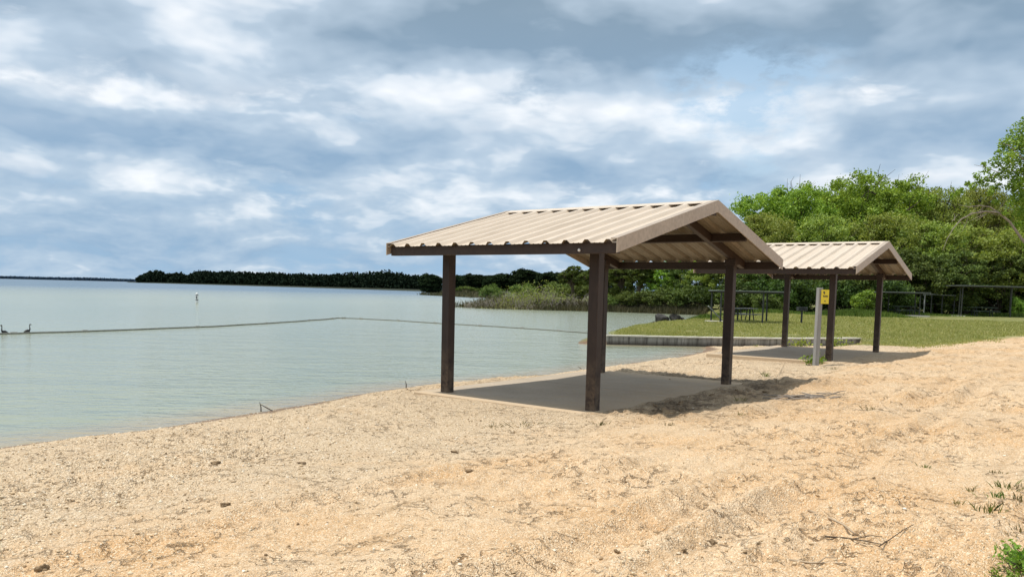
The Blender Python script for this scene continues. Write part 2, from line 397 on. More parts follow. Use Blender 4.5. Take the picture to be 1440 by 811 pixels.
# ------------------------------------------------------------------ water
def build_water():
    m, nt, b = material('lake_water', rough=.15, spec=.27)
    geo = nt.node('ShaderNodeNewGeometry').outputs['Position']
    sh = nt.node('ShaderNodeAttribute', attribute_name='shallow').outputs['Fac']
    n1 = nt.noise(nt.scale(geo, (1, .6, 1)), .045, 4, .6); n2 = nt.noise(nt.scale(geo, (.6, 1.6, 1)), .5, 5, .65)
    col = nt.mix(nt.rng(n1, .35, .65), (.238, .264, .188), (.28, .302, .22))
    col = nt.mix(nt.rng(n2, .5, .72, 0, .3), col, (.205, .245, .19))
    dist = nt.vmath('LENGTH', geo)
    col = nt.mix(nt.rng(nt.math('ADD', dist, nt.math('MULTIPLY', n1, 90)), 150, 300), col, (.09, .145, .20))  # cloud shadow on the distant lake painted as a darker blue band
    col = nt.mix(nt.math('MULTIPLY', sh, .75), col, (.33, .25, .15))
    nt.link(col, b.inputs['Base Color'])
    b.inputs['IOR'].default_value = 1.33
    w1 = nt.noise(nt.scale(geo, (1, 1.9, 1)), 2.6, 3, .55); w2 = nt.noise(nt.scale(geo, (.7, 1.5, 1)), .55, 4, .6); w3 = nt.noise(geo, 9, 2, .5)
    h = nt.math('ADD', nt.math('MULTIPLY', w1, .5), nt.math('MULTIPLY', w2, 1.2)); h = nt.math('ADD', h, nt.math('MULTIPLY', w3, .12))
    nt.link(nt.bump(h, .8, .085), b.inputs['Normal'])
    nt.link(nt.rng(dist, 20, 300, .12, .3), b.inputs['Roughness'])
    az = np.radians(np.concatenate([np.linspace(-180, -46, 24)[:-1], np.linspace(-46, 44, 300), np.linspace(44, 180, 24)[1:]]))
    r = np.concatenate([np.geomspace(2.5, 60, 260)[:-1], np.geomspace(60, 12000, 60)])
    A, R = np.meshgrid(az, r); X = R*np.sin(A); Y = R*np.cos(A)
    Z, D, G, U = terrain(X, Y, True)
    n_r, n_a = X.shape; idx = np.arange(n_r*n_a).reshape(n_r, n_a)
    q = np.stack([idx[:-1, :-1], idx[:-1, 1:], idx[1:, 1:], idx[1:, :-1]], -1).reshape(-1, 4)[:, ::-1]
    keep = (D.ravel()[q].max(1) > -1e9) & (Z.ravel()[q].min(1) < WZ + .1)
    q = q[keep]; used, inv = np.unique(q.ravel(), return_inverse=True)
    V = np.stack([X.ravel(), Y.ravel(), np.full(X.size, WZ)], -1)
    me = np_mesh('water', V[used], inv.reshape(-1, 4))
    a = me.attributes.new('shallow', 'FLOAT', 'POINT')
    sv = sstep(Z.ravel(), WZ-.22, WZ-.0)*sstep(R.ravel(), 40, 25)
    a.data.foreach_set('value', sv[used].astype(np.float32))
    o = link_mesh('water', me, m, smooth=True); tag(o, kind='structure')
build_water()

# ------------------------------------------------------------------ materials of built things
brown = mottled('brown_steel', (.040, .024, .017), (.058, .036, .025), 3, .55, .1, .004, .35, fine=30)
def post_mat():
    m, nt, b = material('brown_post', rough=.55, spec=.35)
    tc = nt.node('ShaderNodeTexCoord').outputs['Object']
    n1 = nt.noise(nt.scale(tc, (1, 1, .25)), 14, 5, .65)
    col = nt.mix(nt.rng(n1, .3, .7), (.025, .0155, .0115), (.044, .027, .0195))
    z = nt.node('ShaderNodeSeparateXYZ'); nt.link(tc, z.inputs[0])
    low = nt.math('MULTIPLY', nt.rng(z.outputs[2], .75, .0), nt.rng(nt.noise(tc, 9, 5, .7), .38, .62))
    col = nt.mix(nt.math('MULTIPLY', low, .75), col, (.19, .135, .085))
    nt.link(col, b.inputs['Base Color']); nt.link(nt.bump(n1, .1, .004), b.inputs['Normal'])
    return m
post_m = post_mat()
def roof_mat():
    m, nt, b = material('tan_roof_sheet', rough=.42, spec=.4)
    tc = nt.node('ShaderNodeTexCoord').outputs['Object']
    n1 = nt.noise(nt.scale(tc, (2.5, .5, 1)), 1.6, 6, .65); n2 = nt.noise(nt.scale(tc, (9, .6, 1)), 2.2, 4, .6)
    col = nt.mix(nt.rng(n1, .3, .7), (.565, .465, .355), (.63, .525, .41))
    col = nt.mix(nt.rng(n2, .50, .72, 0, .55), col, (.45, .36, .265))
    nt.link(col, b.inputs['Base Color']); nt.link(nt.bump(n1, .05, .01), b.inputs['Normal'])
    return m
roof_m = roof_mat()
under_shade_m = mottled('shaded_tan_underside', (.225, .182, .122), (.28, .228, .158), 2.5, .5, .05, .004, .4, fine=14)  # roof sheet tan darkened: shade under the roof put into the colour
trim_m = mottled('tan_trim', (.40, .315, .235), (.46, .37, .28), 2.5, .45, .05, .004, .4, fine=18)
def slab_mat():
    m, nt, b = material('concrete', rough=.9, spec=.2)
    tc = nt.node('ShaderNodeTexCoord').outputs['Object']
    n1 = nt.noise(tc, 1.1, 6, .65); n2 = nt.noise(tc, 22, 4, .7); n3 = nt.noise(tc, 4, 5, .7)
    col = nt.mix(nt.rng(n1, .3, .7), (.38, .315, .235), (.49, .41, .315))
    col = nt.mix(nt.rng(n2, .45, .75, 0, .4), col, (.24, .20, .155))
    col = nt.mix(nt.rng(n3, .56, .70, 0, .55), col, (.50, .385, .25))
    sx = nt.node('ShaderNodeSeparateXYZ'); nt.link(tc, sx.inputs[0])
    dj = nt.math('ABSOLUTE', nt.math('SUBTRACT', sx.outputs[1], 2.28)); joint = nt.rng(dj, .012, .006)
    col = nt.mix(nt.math('MULTIPLY', joint, .8), col, (.08, .065, .05))
    sp = nt.rng(nt.noise(tc, 9, 3, .8), .64, .70); col = nt.mix(nt.math('MULTIPLY', sp, .6), col, (.10, .075, .05))
    edge = nt.rng(nt.math('ADD', sx.outputs[0], nt.math('MULTIPLY', nt.math('SUBTRACT', n3, .5), 3.0)), -1.2, .6); col = nt.mix(nt.math('MULTIPLY', edge, .65), col, (.42, .30, .18))
    ln = nt.math('ADD', sx.outputs[1], nt.math('MULTIPLY', nt.math('SUBTRACT', n3, .5), 1.2)); e2 = nt.math('MAXIMUM', nt.rng(ln, .25, -.3), nt.rng(ln, 4.1, 4.9)); col = nt.mix(nt.math('MULTIPLY', e2, .8), col, (.56, .42, .27))
    nt.link(col, b.inputs['Base Color']); nt.link(nt.bump(n2, .25, .006), b.inputs['Normal'])
    return m
slab_m = slab_mat()

# ------------------------------------------------------------------ shelters (local x = ridge direction, y = across, z up; origin at the near post)
TAN = (ZR-ZE)/(SB/2+OE); SLOPE = math.atan(TAN); MID = SB/2
def roof_z(y): return ZE + TAN*((y+OE) if y <= MID else (SB+OE-y))
def make_shelter(loc):
    root = empty('picnic_shelter', loc, TH)
    S = .143
    for (x, y) in ((0, 0), (-SA, 0), (0, SB), (-SA, SB)):
        bm = bmesh.new(); top = roof_z(y)-.17
        add_box(bm, (0, 0, top/2-.02), (S, S, top+.04), bevel=.008)
        p = bm_obj('post', bm, post_m, root); p.location = (x, y, 0)
        bm = bmesh.new(); add_box(bm, (0, 0, top-.02), (S+.05, S+.012, .10), bevel=.004)
        bm_obj('post_bracket', bm, brown, p)
    # eave beams
    x0, x1 = -SA-OV, OV
    for y in (-OE+.045, SB+OE-.045):
        bm = bmesh.new(); add_box(bm, ((x0+x1)/2, y, (ZB+ZE-.004)/2), (x1-x0-.05, .07, ZE-.004-ZB), bevel=.006)
        bm_obj('eave_beam', bm, brown, root)
    # rafters on the post lines
    for x in (0, -SA):
        for sgn in (1, -1):
            bm = bmesh.new()
            ya = -OE+.085; yb = MID-.02
            L = (yb-ya)/cos(SLOPE); yc = (ya+yb)/2
            M = Matrix.Rotation(SLOPE*sgn, 4, 'X')
            yy = yc if sgn > 0 else 2*MID-yc
            add_box(bm, (x, yy, roof_z(yc)-.088), (.09, L, .135), M, bevel=.005)
            bm_obj('rafter', bm, brown, root)
    for y in (MID*.44, 2*MID-MID*.44):
        for xa, xb in ((x0+.03, -SA-.048), (-SA+.048, -.048), (.048, x1-.03)):
            bm = bmesh.new(); add_box(bm, ((xa+xb)/2, y, roof_z(y)-.085), (xb-xa, .06, .13), Matrix.Rotation(SLOPE*(1 if y < MID else -1), 4, 'X'), bevel=.005)
            bm_obj('purlin', bm, brown, root)
    bm = bmesh.new(); add_box(bm, ((x0+x1)/2, MID, ZR-.105), (x1-x0-.06, .10, .13), bevel=.005); bm_obj('ridge_beam', bm, brown, root)
    # ribbed sheets
    pitch, nrib = .3048, 13
    L0 = x0 + .0; prof = [(x0, 0.0)]
    start = x0 + ((x1-x0) - (nrib-1)*pitch)/2
    for i in range(nrib):
        c = start + i*pitch
        for dx, h in ((-.064, 0), (-.024, .042), (.024, .042), (.064, 0)):
            xx = c+dx
            if x0 < xx < x1: prof.append((xx, h))
        for dx in (.115, .19):
            xx = c+dx
            if i < nrib-1 and x0 < xx < x1-.02: prof += [(xx-.012, 0), (xx, .006), (xx+.012, 0)]
    prof.append((x1, 0.0))
    for sgn in (1, -1):
        bm = bmesh.new(); rows = []
        nrow = 9
        for j in range(nrow):
            t = j/(nrow-1); y = (-OE-.05) + t*(MID-.012+OE+.05); z = ZE + TAN*(y+OE)
            if sgn < 0: y = 2*MID-y
            rows.append([bm.verts.new((x, y-sgn*h*sin(SLOPE), z+h*cos(SLOPE)+.0015*sin(x*7.1+j*2.3))) for x, h in prof])
        for r0, r1 in zip(rows, rows[1:]):
            for k in range(len(prof)-1): bm.faces.new((r0[k], r0[k+1], r1[k+1], r1[k]))
        o = bm_obj('roof_panel', bm, roof_m, root)
        o.data.materials.append(under_shade_m); md = o.modifiers.new('thickness', 'SOLIDIFY'); md.thickness = .003; md.offset = -1; md.material_offset = 1
    # ridge cap sits on the rib tops
    bm = bmesh.new()
    rows = []
    for y in (MID-.17, MID-.02, MID, MID+.02, MID+.17):
        zz = ZR + .048 - TAN*max(0, abs(y-MID)) + (.006 if abs(y-MID) < .03 else 0)
        if abs(abs(y-MID)-.17) < 1e-6: zz -= .004
        rows.append([bm.verts.new((x, y, zz)) for x in (x0-.01, x1+.012)])
    for r0, r1 in zip(rows, rows[1:]): bm.faces.new((r0[0], r0[1], r1[1], r1[0]))
    o = bm_obj('ridge_cap', bm, roof_m, root); md = o.modifiers.new('thickness', 'SOLIDIFY'); md.thickness = .004; md.offset = -1
    # rake trim boards with a lip over the sheet
    for x, s in ((x1+.006, 1), (x0-.006, -1)):
        for sgn in (1, -1):
            bm = bmesh.new()
            ya = -OE-.055; yb = MID
            def yz(y, o): return (y if sgn > 0 else 2*MID-y, ZE+TAN*(y+OE)+o)
            hi, lo = .054, -.122
            for xa, xb, a, bb in ((x-.008*s, x+.008*s, hi, lo), (x-.09*s, x-.0085*s, hi, hi-.006)):
                vs = []
                for xx in (xa, xb):
                    for y in (ya, yb):
                        for o in (a, bb):
                            q = yz(y, o); vs.append(bm.verts.new((xx, q[0], q[1])))
                for f in ((0, 1, 3, 2), (4, 6, 7, 5), (0, 4, 5, 1), (2, 3, 7, 6), (0, 2, 6, 4), (1, 5, 7, 3)):
                    bm.faces.new([vs[i] for i in f])
            bm_obj('rake_trim', bm, trim_m, root)
    return root
sh1 = make_shelter(P0)
tag(sh1, 'large nearer picnic shelter with tan ribbed metal gable roof on four brown posts', 'shelter', 'picnic shelters on the beach')
sh2 = copy_tree(sh1); sh2.location = P1
tag(sh2, 'smaller looking farther picnic shelter behind the yellow sign, by the grass and retaining wall', 'shelter', 'picnic shelters on the beach')
# pale fitting at the top of the near post of the first shelter
bm = bmesh.new(); add_lathe(bm, [(.010, 0), (.020, .003), (.018, .014), (.010, .02)], 12)
fit = bm_obj('cap', bm, mottled('white_cap', (.75, .73, .70), (.8, .78, .75), 20), sh1, True)
fit.matrix_local = Matrix.Translation((.10, -OE+.008, ZB+.045)) @ Matrix.Rotation(pi/2, 4, 'X')

for P in (P0, P1):
    bm = bmesh.new(); add_box(bm, (-1.1, 2.28, -.06), (3.7, 5.24, .12), bevel=.012)
    s = bm_obj('concrete_slab', bm, slab_m); s.location = P; s.rotation_euler.z = TH
    tag(s, kind='structure')

# ------------------------------------------------------------------ retaining wall
def build_wall():
    wm, nt, b = material('stained_concrete', rough=.9, spec=.2)
    g = nt.node('ShaderNodeNewGeometry').outputs['Position']
    n1 = nt.noise(nt.scale(g, (1.2, 1.2, .5)), 2.0, 6, .7); n2 = nt.noise(nt.scale(g, (7, 7, .7)), 1.5, 5, .7)
    col = nt.mix(nt.rng(n1, .3, .7), (.20, .195, .175), (.38, .365, .33))
    col = nt.mix(nt.rng(n2, .46, .64, 0, .8), col, (.06, .055, .048))
    zz = nt.node('ShaderNodeSeparateXYZ'); nt.link(g, zz.inputs[0])
    col = nt.mix(nt.rng(zz.outputs[2], -.08, -.22, 0, .8), col, (.05, .04, .03))
    nt.link(col, b.inputs['Base Color']); nt.link(nt.bump(n2, .4, .02), b.inputs['Normal'])
    cap_m = mottled('pale_concrete', (.60, .57, .47), (.72, .68, .57), 3, .9, .2, .01, .2, fine=14)
    root = empty('retaining_wall', (WALL[0][0], WALL[0][1], WZ))
    tag(root, 'low stained concrete retaining wall with pale coping between beach and lawn', 'wall')
    def strip(name, z0, z1, w, off, mat):
        bm = bmesh.new(); rows = []
        pts = []
        for (a, c) in zip(WALL, WALL[1:]):
            n = 8
            for k in range(n): pts.append((a[0]+(c[0]-a[0])*k/n, a[1]+(c[1]-a[1])*k/n))
        pts.append(WALL[-1])
        for i, p in enumerate(pts):
            q0 = pts[max(i-1, 0)]; q1 = pts[min(i+1, len(pts)-1)]
            t = Vector((q1[0]-q0[0], q1[1]-q0[1], 0)).normalized(); n = Vector((t.y, -t.x, 0))
            c = Vector((p[0], p[1], 0)) - root.location.xyz*Vector((1, 1, 0)) if False else Vector((p[0]-root.location.x, p[1]-root.location.y, 0))
            j = .004*sin(i*2.1)
            rows.append([bm.verts.new(c + n*(off+w/2) + Vector((0, 0, z0-WZ))), bm.verts.new(c + n*(off+w/2) + Vector((0, 0, z1-WZ+j))),
                         bm.verts.new(c + n*(off-w/2) + Vector((0, 0, z1-WZ+j))), bm.verts.new(c + n*(off-w/2) + Vector((0, 0, z0-WZ)))])
        for r0, r1 in zip(rows, rows[1:]):
            for k in range(4): bm.faces.new((r0[k], r0[(k+1) % 4], r1[(k+1) % 4], r1[k]))
        bm.faces.new(rows[0]); bm.faces.new(rows[-1][::-1])
        return bm_obj(name, bm, mat, root)
    strip('wall_face', -.9, .035, .22, .02, wm)
    strip('coping', .038, .085, .32, .0, cap_m)
build_wall()

# ------------------------------------------------------------------ sign post
def build_sign():
    bs = at_z(1147, 513, .03); gz = ground_z(bs.x, bs.y); bs.z = gz
    top = at_dist(1151, 404.5, bs.y); h = top.z-gz
    root = empty('warning_sign', bs, 0)
    tag(root, 'small yellow sign on a weathered grey square wooden post beside the farther shelter', 'sign')
    wood = mottled('weathered_wood', (.27, .265, .25), (.38, .37, .35), 5, .85, .4, .006, .2, (3, 3, .3), fine=20)
    bm = bmesh.new(); M = Matrix.Rotation(radians(-2.0), 4, 'Y')
    add_box(bm, (.0, 0, h/2-.1), (.105, .105, h+.2), Matrix.Rotation(radians(14), 4, 'Z'), bevel=.008)
    post = bm_obj('post', bm, wood, root)
    yel = mottled('yellow_sheet', (.72, .56, .03), (.78, .62, .06), 6, .5, .03, .002, .4)
    ink = mottled('dark_print', (.03, .03, .028), (.05, .05, .045), 10, .6, 0)
    bm = bmesh.new(); add_box(bm, (.098, -.074, h-.20), (.175, .010, .315), bevel=.003)
    pn = bm_obj('sign_panel', bm, yel, root)
    # print: a small mark at the head, a short line of small lettering, a mark below (illegible in the photograph)
    bm = bmesh.new(); yf = -.0815
    add_lathe(bm, [(.020, -.0015), (.020, .0015)], 14); bmesh.ops.rotate(bm, verts=bm.verts[:], cent=(0, 0, 0), matrix=Matrix.Rotation(pi/2, 3, 'X')); bmesh.ops.translate(bm, verts=bm.verts[:], vec=(.07, yf, h-.10))
    add_box(bm, (.078, yf, h-.128), (.022, .003, .028))
    for i, (w, hh) in enumerate(((.014, .04), (.012, .03), (.013, .03), (.012, .04), (.013, .03), (.012, .03))):
        add_box(bm, (.062+i*.0185, yf, h-.205+hh/2), (w, .003, hh))
    add_box(bm, (.1, yf, h-.30), (.024, .003, .02)); add_box(bm, (.1, yf, h-.285), (.012, .003, .012))
    bm_obj('lettering', bm, ink, pn)
build_sign()

# ------------------------------------------------------------------ foliage
def leaf_mat(name, dark, mid, light, trans=.35):
    m = bpy.data.materials.new(name); m.use_nodes = True; nt = NT(m.node_tree)
    for n in list(nt.n): nt.n.remove(n)
    out = nt.node('ShaderNodeOutputMaterial')
    geo = nt.node('ShaderNodeNewGeometry'); oi = nt.node('ShaderNodeObjectInfo')
    r = geo.outputs['Random Per Island']
    c = nt.ramp(r, [(0, dark), (.5, mid), (1, light)])
    nz = nt.noise(geo.outputs['Position'], .45, 3, .6)
    c = nt.mix(nt.rng(nz, .38, .66), nt.mix(.35, c, dark), c)
    hs = nt.node('ShaderNodeHueSaturation'); nt.link(c, hs.inputs['Color'])
    nt.link(nt.rng(oi.outputs['Random'], 0, 1, .476, .508), hs.inputs['Hue'])
    nt.link(nt.rng(oi.outputs['Random'], 0, 1, .80, 1.18), hs.inputs['Value'])
    d = nt.node('ShaderNodeBsdfDiffuse'); t = nt.node('ShaderNodeBsdfTranslucent'); g = nt.node('ShaderNodeBsdfGlossy')
    nt.link(hs.outputs[0], d.inputs[0])
    tc = nt.mix(1.0, hs.outputs[0], (1.25, 1.2, .55), 'MULTIPLY'); nt.link(tc, t.inputs[0])
    g.inputs['Roughness'].default_value = .55; g.inputs['Color'].default_value = (.4, .45, .35, 1)
    m1 = nt.node('ShaderNodeMixShader'); m1.inputs[0].default_value = trans
    nt.link(d.outputs[0], m1.inputs[1]); nt.link(t.outputs[0], m1.inputs[2])
    m2 = nt.node('ShaderNodeMixShader'); m2.inputs[0].default_value = .05 if trans > .15 else .0
    nt.link(m1.outputs[0], m2.inputs[1]); nt.link(g.outputs[0], m2.inputs[2])
    nt.link(m2.outputs[0], out.inputs[0])
    return m
L_green = leaf_mat('green_leaves', (.10, .185, .022), (.24, .39, .05), (.40, .55, .10))
L_olive = leaf_mat('olive_leaves', (.14, .205, .035), (.30, .385, .08), (.46, .53, .17))
L_bright = leaf_mat('bright_leaves', (.12, .22, .03), (.23, .38, .055), (.36, .50, .11))
L_dark = leaf_mat('dark_leaves', (.026, .052, .012), (.062, .115, .024), (.13, .20, .045))
L_wood = leaf_mat('cloud_shaded_leaves', (.010, .018, .014), (.018, .030, .020), (.030, .046, .028), .05)  # near-black leaf colour carries the cloud shadow over the far wood
L_far = leaf_mat('far_leaves', (.010, .019, .010), (.022, .038, .017), (.042, .064, .026), .1)
L_mid = leaf_mat('shaded_leaves', (.048, .080, .02), (.11, .17, .038), (.21, .28, .07), .25)
L_dry = leaf_mat('dry_stems', (.14, .135, .08), (.24, .225, .14), (.36, .33, .22), .2)
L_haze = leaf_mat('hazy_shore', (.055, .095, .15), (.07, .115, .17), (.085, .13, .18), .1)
bark = mottled('bark', (.055, .043, .032), (.12, .098, .075), 6, .9, .5, .02, .1, (3, 3, .6))
pale_bark = mottled('pale_bark', (.22, .19, .155), (.34, .30, .25), 5, .9, .4, .02, .1, (3, 3, .6))

def leaf_quads(C, size, rng, up=.55, asp=.6):
    """one folded leaf card at each centre; C (n,3); size scalar or (n,)"""
    n = len(C); size = np.broadcast_to(np.asarray(size, float), (n,))*rng.uniform(.65, 1.35, n)
    nrm = rng.normal(size=(n, 3)); nrm /= np.linalg.norm(nrm, axis=1, keepdims=True)
    nrm[:, 2] += up; nrm /= np.linalg.norm(nrm, axis=1, keepdims=True)
    t = rng.normal(size=(n, 3)); t -= (t*nrm).sum(1, keepdims=True)*nrm; t /= np.linalg.norm(t, axis=1, keepdims=True)
    b = np.cross(nrm, t)
    s = size[:, None]
    p0 = C - t*s*.5; p2 = C + t*s*.5
    p1 = C + b*s*asp*.5 + t*s*.06 + nrm*s*.10; p3 = C - b*s*asp*.5 + t*s*.02 + nrm*s*.10
    V = np.stack([p0, p1, p2, p3], 1).reshape(-1, 3)
    Fc = np.arange(n*4).reshape(n, 4)
    return V, Fc
def lobes_to_points(lobes, n, rng, sub=.34, nsub=22, shell=.62):
    """lobes [(x,y,z,rx,ry,rz)] -> leaf points clustered into sub-clumps over each lobe"""
    L = np.array(lobes, float); w = (L[:, 3]*L[:, 4]*L[:, 5])**(2/3); w /= w.sum()
    pts = []
    for k, l in enumerate(L):
        m = max(20, int(n*w[k])); ns = max(5, int(nsub*rng.uniform(.8, 1.25)))
        dirs = rng.normal(size=(ns, 3)); dirs[:, 2] += .12; dirs /= np.linalg.norm(dirs, axis=1, keepdims=True)
        rad = rng.uniform(shell, 1.0, (ns, 1)); cc = dirs*rad
        sr = sub*rng.uniform(.6, 1.25, ns)
        who = rng.integers(0, ns, m)
        off = rng.normal(size=(m, 3)); off /= np.linalg.norm(off, axis=1, keepdims=True); off *= rng.uniform(0, 1, (m, 1))**.45*np.where(rng.uniform(0, 1, (m, 1)) < .09, 1.55, 1.0)
        p = cc[who] + off*sr[who][:, None]*np.array([1, 1, .85])
        pts.append(p*l[3:6] + l[:3])
    return np.concatenate(pts)
def crooked(p0, p1, n, amp, rng, sag=0.0):
    out = []
    for i in range(n+1):
        t = i/n; p = Vector(p0).lerp(Vector(p1), t)
        a = amp*sin(pi*t)
        out.append(p + Vector((rng.normal()*a, rng.normal()*a, rng.normal()*a*.6 + sag*sin(pi*t))))
    return out
def make_tree(name, h, w, lobes_n, leaves, leaf, lmat, seed, bmat=bark, trunk_h=.28, dens='round', twigs=14, up=.3, sub=.30, tr=.028, low=.30):
    """unit-free tree: height h, crown width w, origin at the foot of the trunk"""
    rng = np.random.default_rng(seed)
    root = empty(name)
    lobes = []
    for i in range(lobes_n):
        t = (i+.5)/lobes_n; ang = i*2.399 + rng.uniform(-.5, .5)
        zt = low + (1-low-.16)*t**.8
        env = sin(pi*min(1, max(.0, (zt-low*.55)/(1.08-low*.55))))**.55
        rr = w/2*.62*env*rng.uniform(.45, 1.0)
        R = w/2*rng.uniform(.36, .56)*(1.0 if dens == 'round' else .78)*(.75+.35*env)
        lobes.append((rr*cos(ang), rr*sin(ang), h*zt, R, R, R*.8))
    lobes.append((0, 0, h*.86, w*.22, w*.22, h*.13))
    bm = bmesh.new()
    fork = Vector((rng.normal()*.02*h, rng.normal()*.02*h, h*trunk_h))
    r0 = h*tr
    add_tube(bm, crooked((0, 0, -.25), fork, 5, .02*h, rng), [r0*1.35, r0*1.08, r0, r0*.95, r0*.9, r0*.86], 9)
    for l in lobes:
        c = Vector(l[:3]) - Vector((0, 0, l[5]*.2))
        k = r0*rng.uniform(.30, .5)
        pts = crooked(fork - Vector((0, 0, .04*h)), c, 5, .03*h, rng, .03*h)
        add_tube(bm, pts, [k*1.2, k, k*.8, k*.6, k*.45, k*.25], 6)
        for q in range(3):
            d = Vector(rng.normal(size=3)); d.z = abs(d.z)*.6; d.normalize()
            add_tube(bm, crooked(pts[4], c + d*l[3]*.85, 3, .02*h, rng), [k*.4, k*.25, k*.16, k*.07], 4)
    for q in range(twigs):
        l = lobes[int(rng.integers(0, len(lobes)))]; c = Vector(l[:3])
        d = Vector(rng.normal(size=3)); d.z = abs(d.z)+.4; d.normalize()
        add_tube(bm, crooked(c, c + d*l[3]*rng.uniform(1.0, 1.45), 4, .02*h, rng), [r0*.16, r0*.13, r0*.10, r0*.07, r0*.03], 4)
    bm_obj('trunk', bm, bmat, root)
    P = lobes_to_points(lobes, leaves, rng, sub)
    P = P[P[:, 2] > h*.06]
    V, Fc = leaf_quads(P, leaf, rng, up)
    link_mesh('crown', np_mesh('crown', V, Fc), lmat, root)
    root['h'] = h; root['w'] = w
    return root
def make_bush(name, h, w, leaves, leaf, lmat, seed, stems=9, sub=.4, up=.4, stem_m=bark, lobes_n=7):
    rng = np.random.default_rng(seed); root = empty(name)
    lobes = []
    for i in range(lobes_n):
        a = i*2.399; rr = w/2*.6*rng.uniform(.2, 1)
        R = w/2*rng.uniform(.34, .55); zc = h*rng.uniform(.28, .68)
        lobes.append((rr*cos(a), rr*sin(a), zc, R, R, min(R, h*.38)))
    bm = bmesh.new()
    for i in range(stems):
        l = lobes[i % len(lobes)]; d = Vector(rng.normal(size=3))*l[3]*.4
        top = Vector(l[:3]) + Vector((d.x, d.y, abs(d.z)*.8 + l[5]*.5))
        b0 = Vector((rng.normal()*w*.12, rng.normal()*w*.12, -.1)); k = .012*h+.01
        add_tube(bm, crooked(b0, top, 5, .04*h, rng), [k*1.3, k*1.1, k, k*.8, k*.55, k*.25], 5)
    bm_obj('stem', bm, stem_m, root)
    P = lobes_to_points(lobes, leaves, rng, sub); P[:, 2] = np.abs(P[:, 2])
    V, Fc = leaf_quads(P, leaf, rng, up)
    link_mesh('foliage', np_mesh('foliage', V, Fc), lmat, root)
    root['h'] = h; root['w'] = w
    return root
def make_flooded(name, h, w, seed, leafy, lmat):
    """bare grey shrub standing in the water: many thin leaning stems, few leaves"""
    rng = np.random.default_rng(seed); root = empty(name); bm = bmesh.new(); tips = []
    for i in range(46):
        b0 = Vector((rng.uniform(-.5, .5)*w, rng.uniform(-.35, .35)*w, -.15))
        hh = h*rng.uniform(.35, 1.0)
        top = b0 + Vector((rng.normal()*.22*h, rng.normal()*.22*h, hh))
        k = rng.uniform(.014, .035); pts = crooked(b0, top, 4, .05*h, rng)
        add_tube(bm, pts, [k*1.2, k, k*.8, k*.5, k*.25], 4)
        for q in range(4):
            s = pts[int(rng.integers(1, 5))]; e = s + Vector((rng.normal(), rng.normal(), abs(rng.normal())*.8))*.16*h
            add_tube(bm, [s, (s+e)/2 + Vector((0, 0, .02)), e], [k*.5, k*.35, k*.15], 3)
            tips.append(e)
    bm_obj('stem', bm, pale_bark, root)
    tips = np.array([list(t) for t in tips]); P = tips[rng.integers(0, len(tips), leafy)] + rng.normal(size=(leafy, 3))*.13*h
    P[:, 2] = np.abs(P[:, 2])
    V, Fc = leaf_quads(P, .12, rng, .3)
    link_mesh('foliage', np_mesh('foliage', V, Fc), lmat, root)
    root['h'] = h; root['w'] = w
    return root

PROTO = {}
USED = set()
def place(kind, px, Y, top_px, w_px, label, cat, group, rz=None, sink=0.0, base_z=None):
    """stand a copy of a plant at its place: column px of the photograph, Y metres away, its height and width from the photograph"""
    foot = at_dist(px, 440, Y); gz = ground_z(foot.x, foot.y) if base_z is None else base_z
    foot = Vector((foot.x, foot.y, gz-sink)); top = at_dist(px, top_px, Y)
    h = max(.5, top.z-foot.z); w = w_px/F*Y
    pr = PROTO[kind]
    o = pr if kind not in USED else copy_tree(pr)
    USED.add(kind)
    o.location = foot; o.rotation_euler = (0, 0, random.uniform(0, 6.28) if rz is None else rz)
    s = w/pr['w0']; o.scale = (s, s, h/pr['h0'])
    tag(o, label, cat, group)
    return o
def proto(kind, root):
    root['h0'] = root['h']; root['w0'] = root['w']; del root['h']; del root['w']
    PROTO[kind] = root

proto('round_a', make_tree('broadleaf_tree', 12, 11, 13, 42000, .235, L_green, 1))
proto('round_b', make_tree('broadleaf_tree', 12, 11, 15, 42000, .225, L_green, 2))
proto('olive', make_tree('broadleaf_tree', 11.5, 9, 14, 26000, .21, L_olive, 3, dens='airy', twigs=60, sub=.42))
proto('front', make_tree('broadleaf_tree', 8.5, 8, 12, 30000, .21, L_olive, 4, low=.12, trunk_h=.15))
proto('front_dark', make_tree('broadleaf_tree', 8, 8, 12, 24000, .22, L_mid, 5, low=.10, trunk_h=.15))
proto('slender', make_tree('slender_tree', 7.5, 4.5, 9, 8000, .25, L_mid, 6, trunk_h=.42, low=.48, tr=.034, dens='airy'))
proto('slender_bright', make_tree('broadleaf_tree', 7.5, 6, 11, 11000, .26, L_bright, 7, low=.2, trunk_h=.2))
proto('far', make_tree('shoreline_tree', 10, 10, 13, 11000, .62, L_far, 8, low=.04, trunk_h=.10, twigs=0, sub=.4))
proto('bush_dark', make_bush('understory_bush', 3.2, 4.5, 7000, .2, L_dark, 9))
proto('bush_green', make_bush('understory_bush', 3, 4.5, 6500, .2, L_mid, 10))
proto('bush_bright', make_bush('bright_bush', 2.6, 3, 5500, .17, L_bright, 12))
proto('flooded_grey', make_flooded('flooded_shrub', 1.8, 2.6, 13, 220, L_dry))
proto('flooded_leafy', make_flooded('flooded_shrub', 2.4, 3.0, 14, 1500, L_olive))

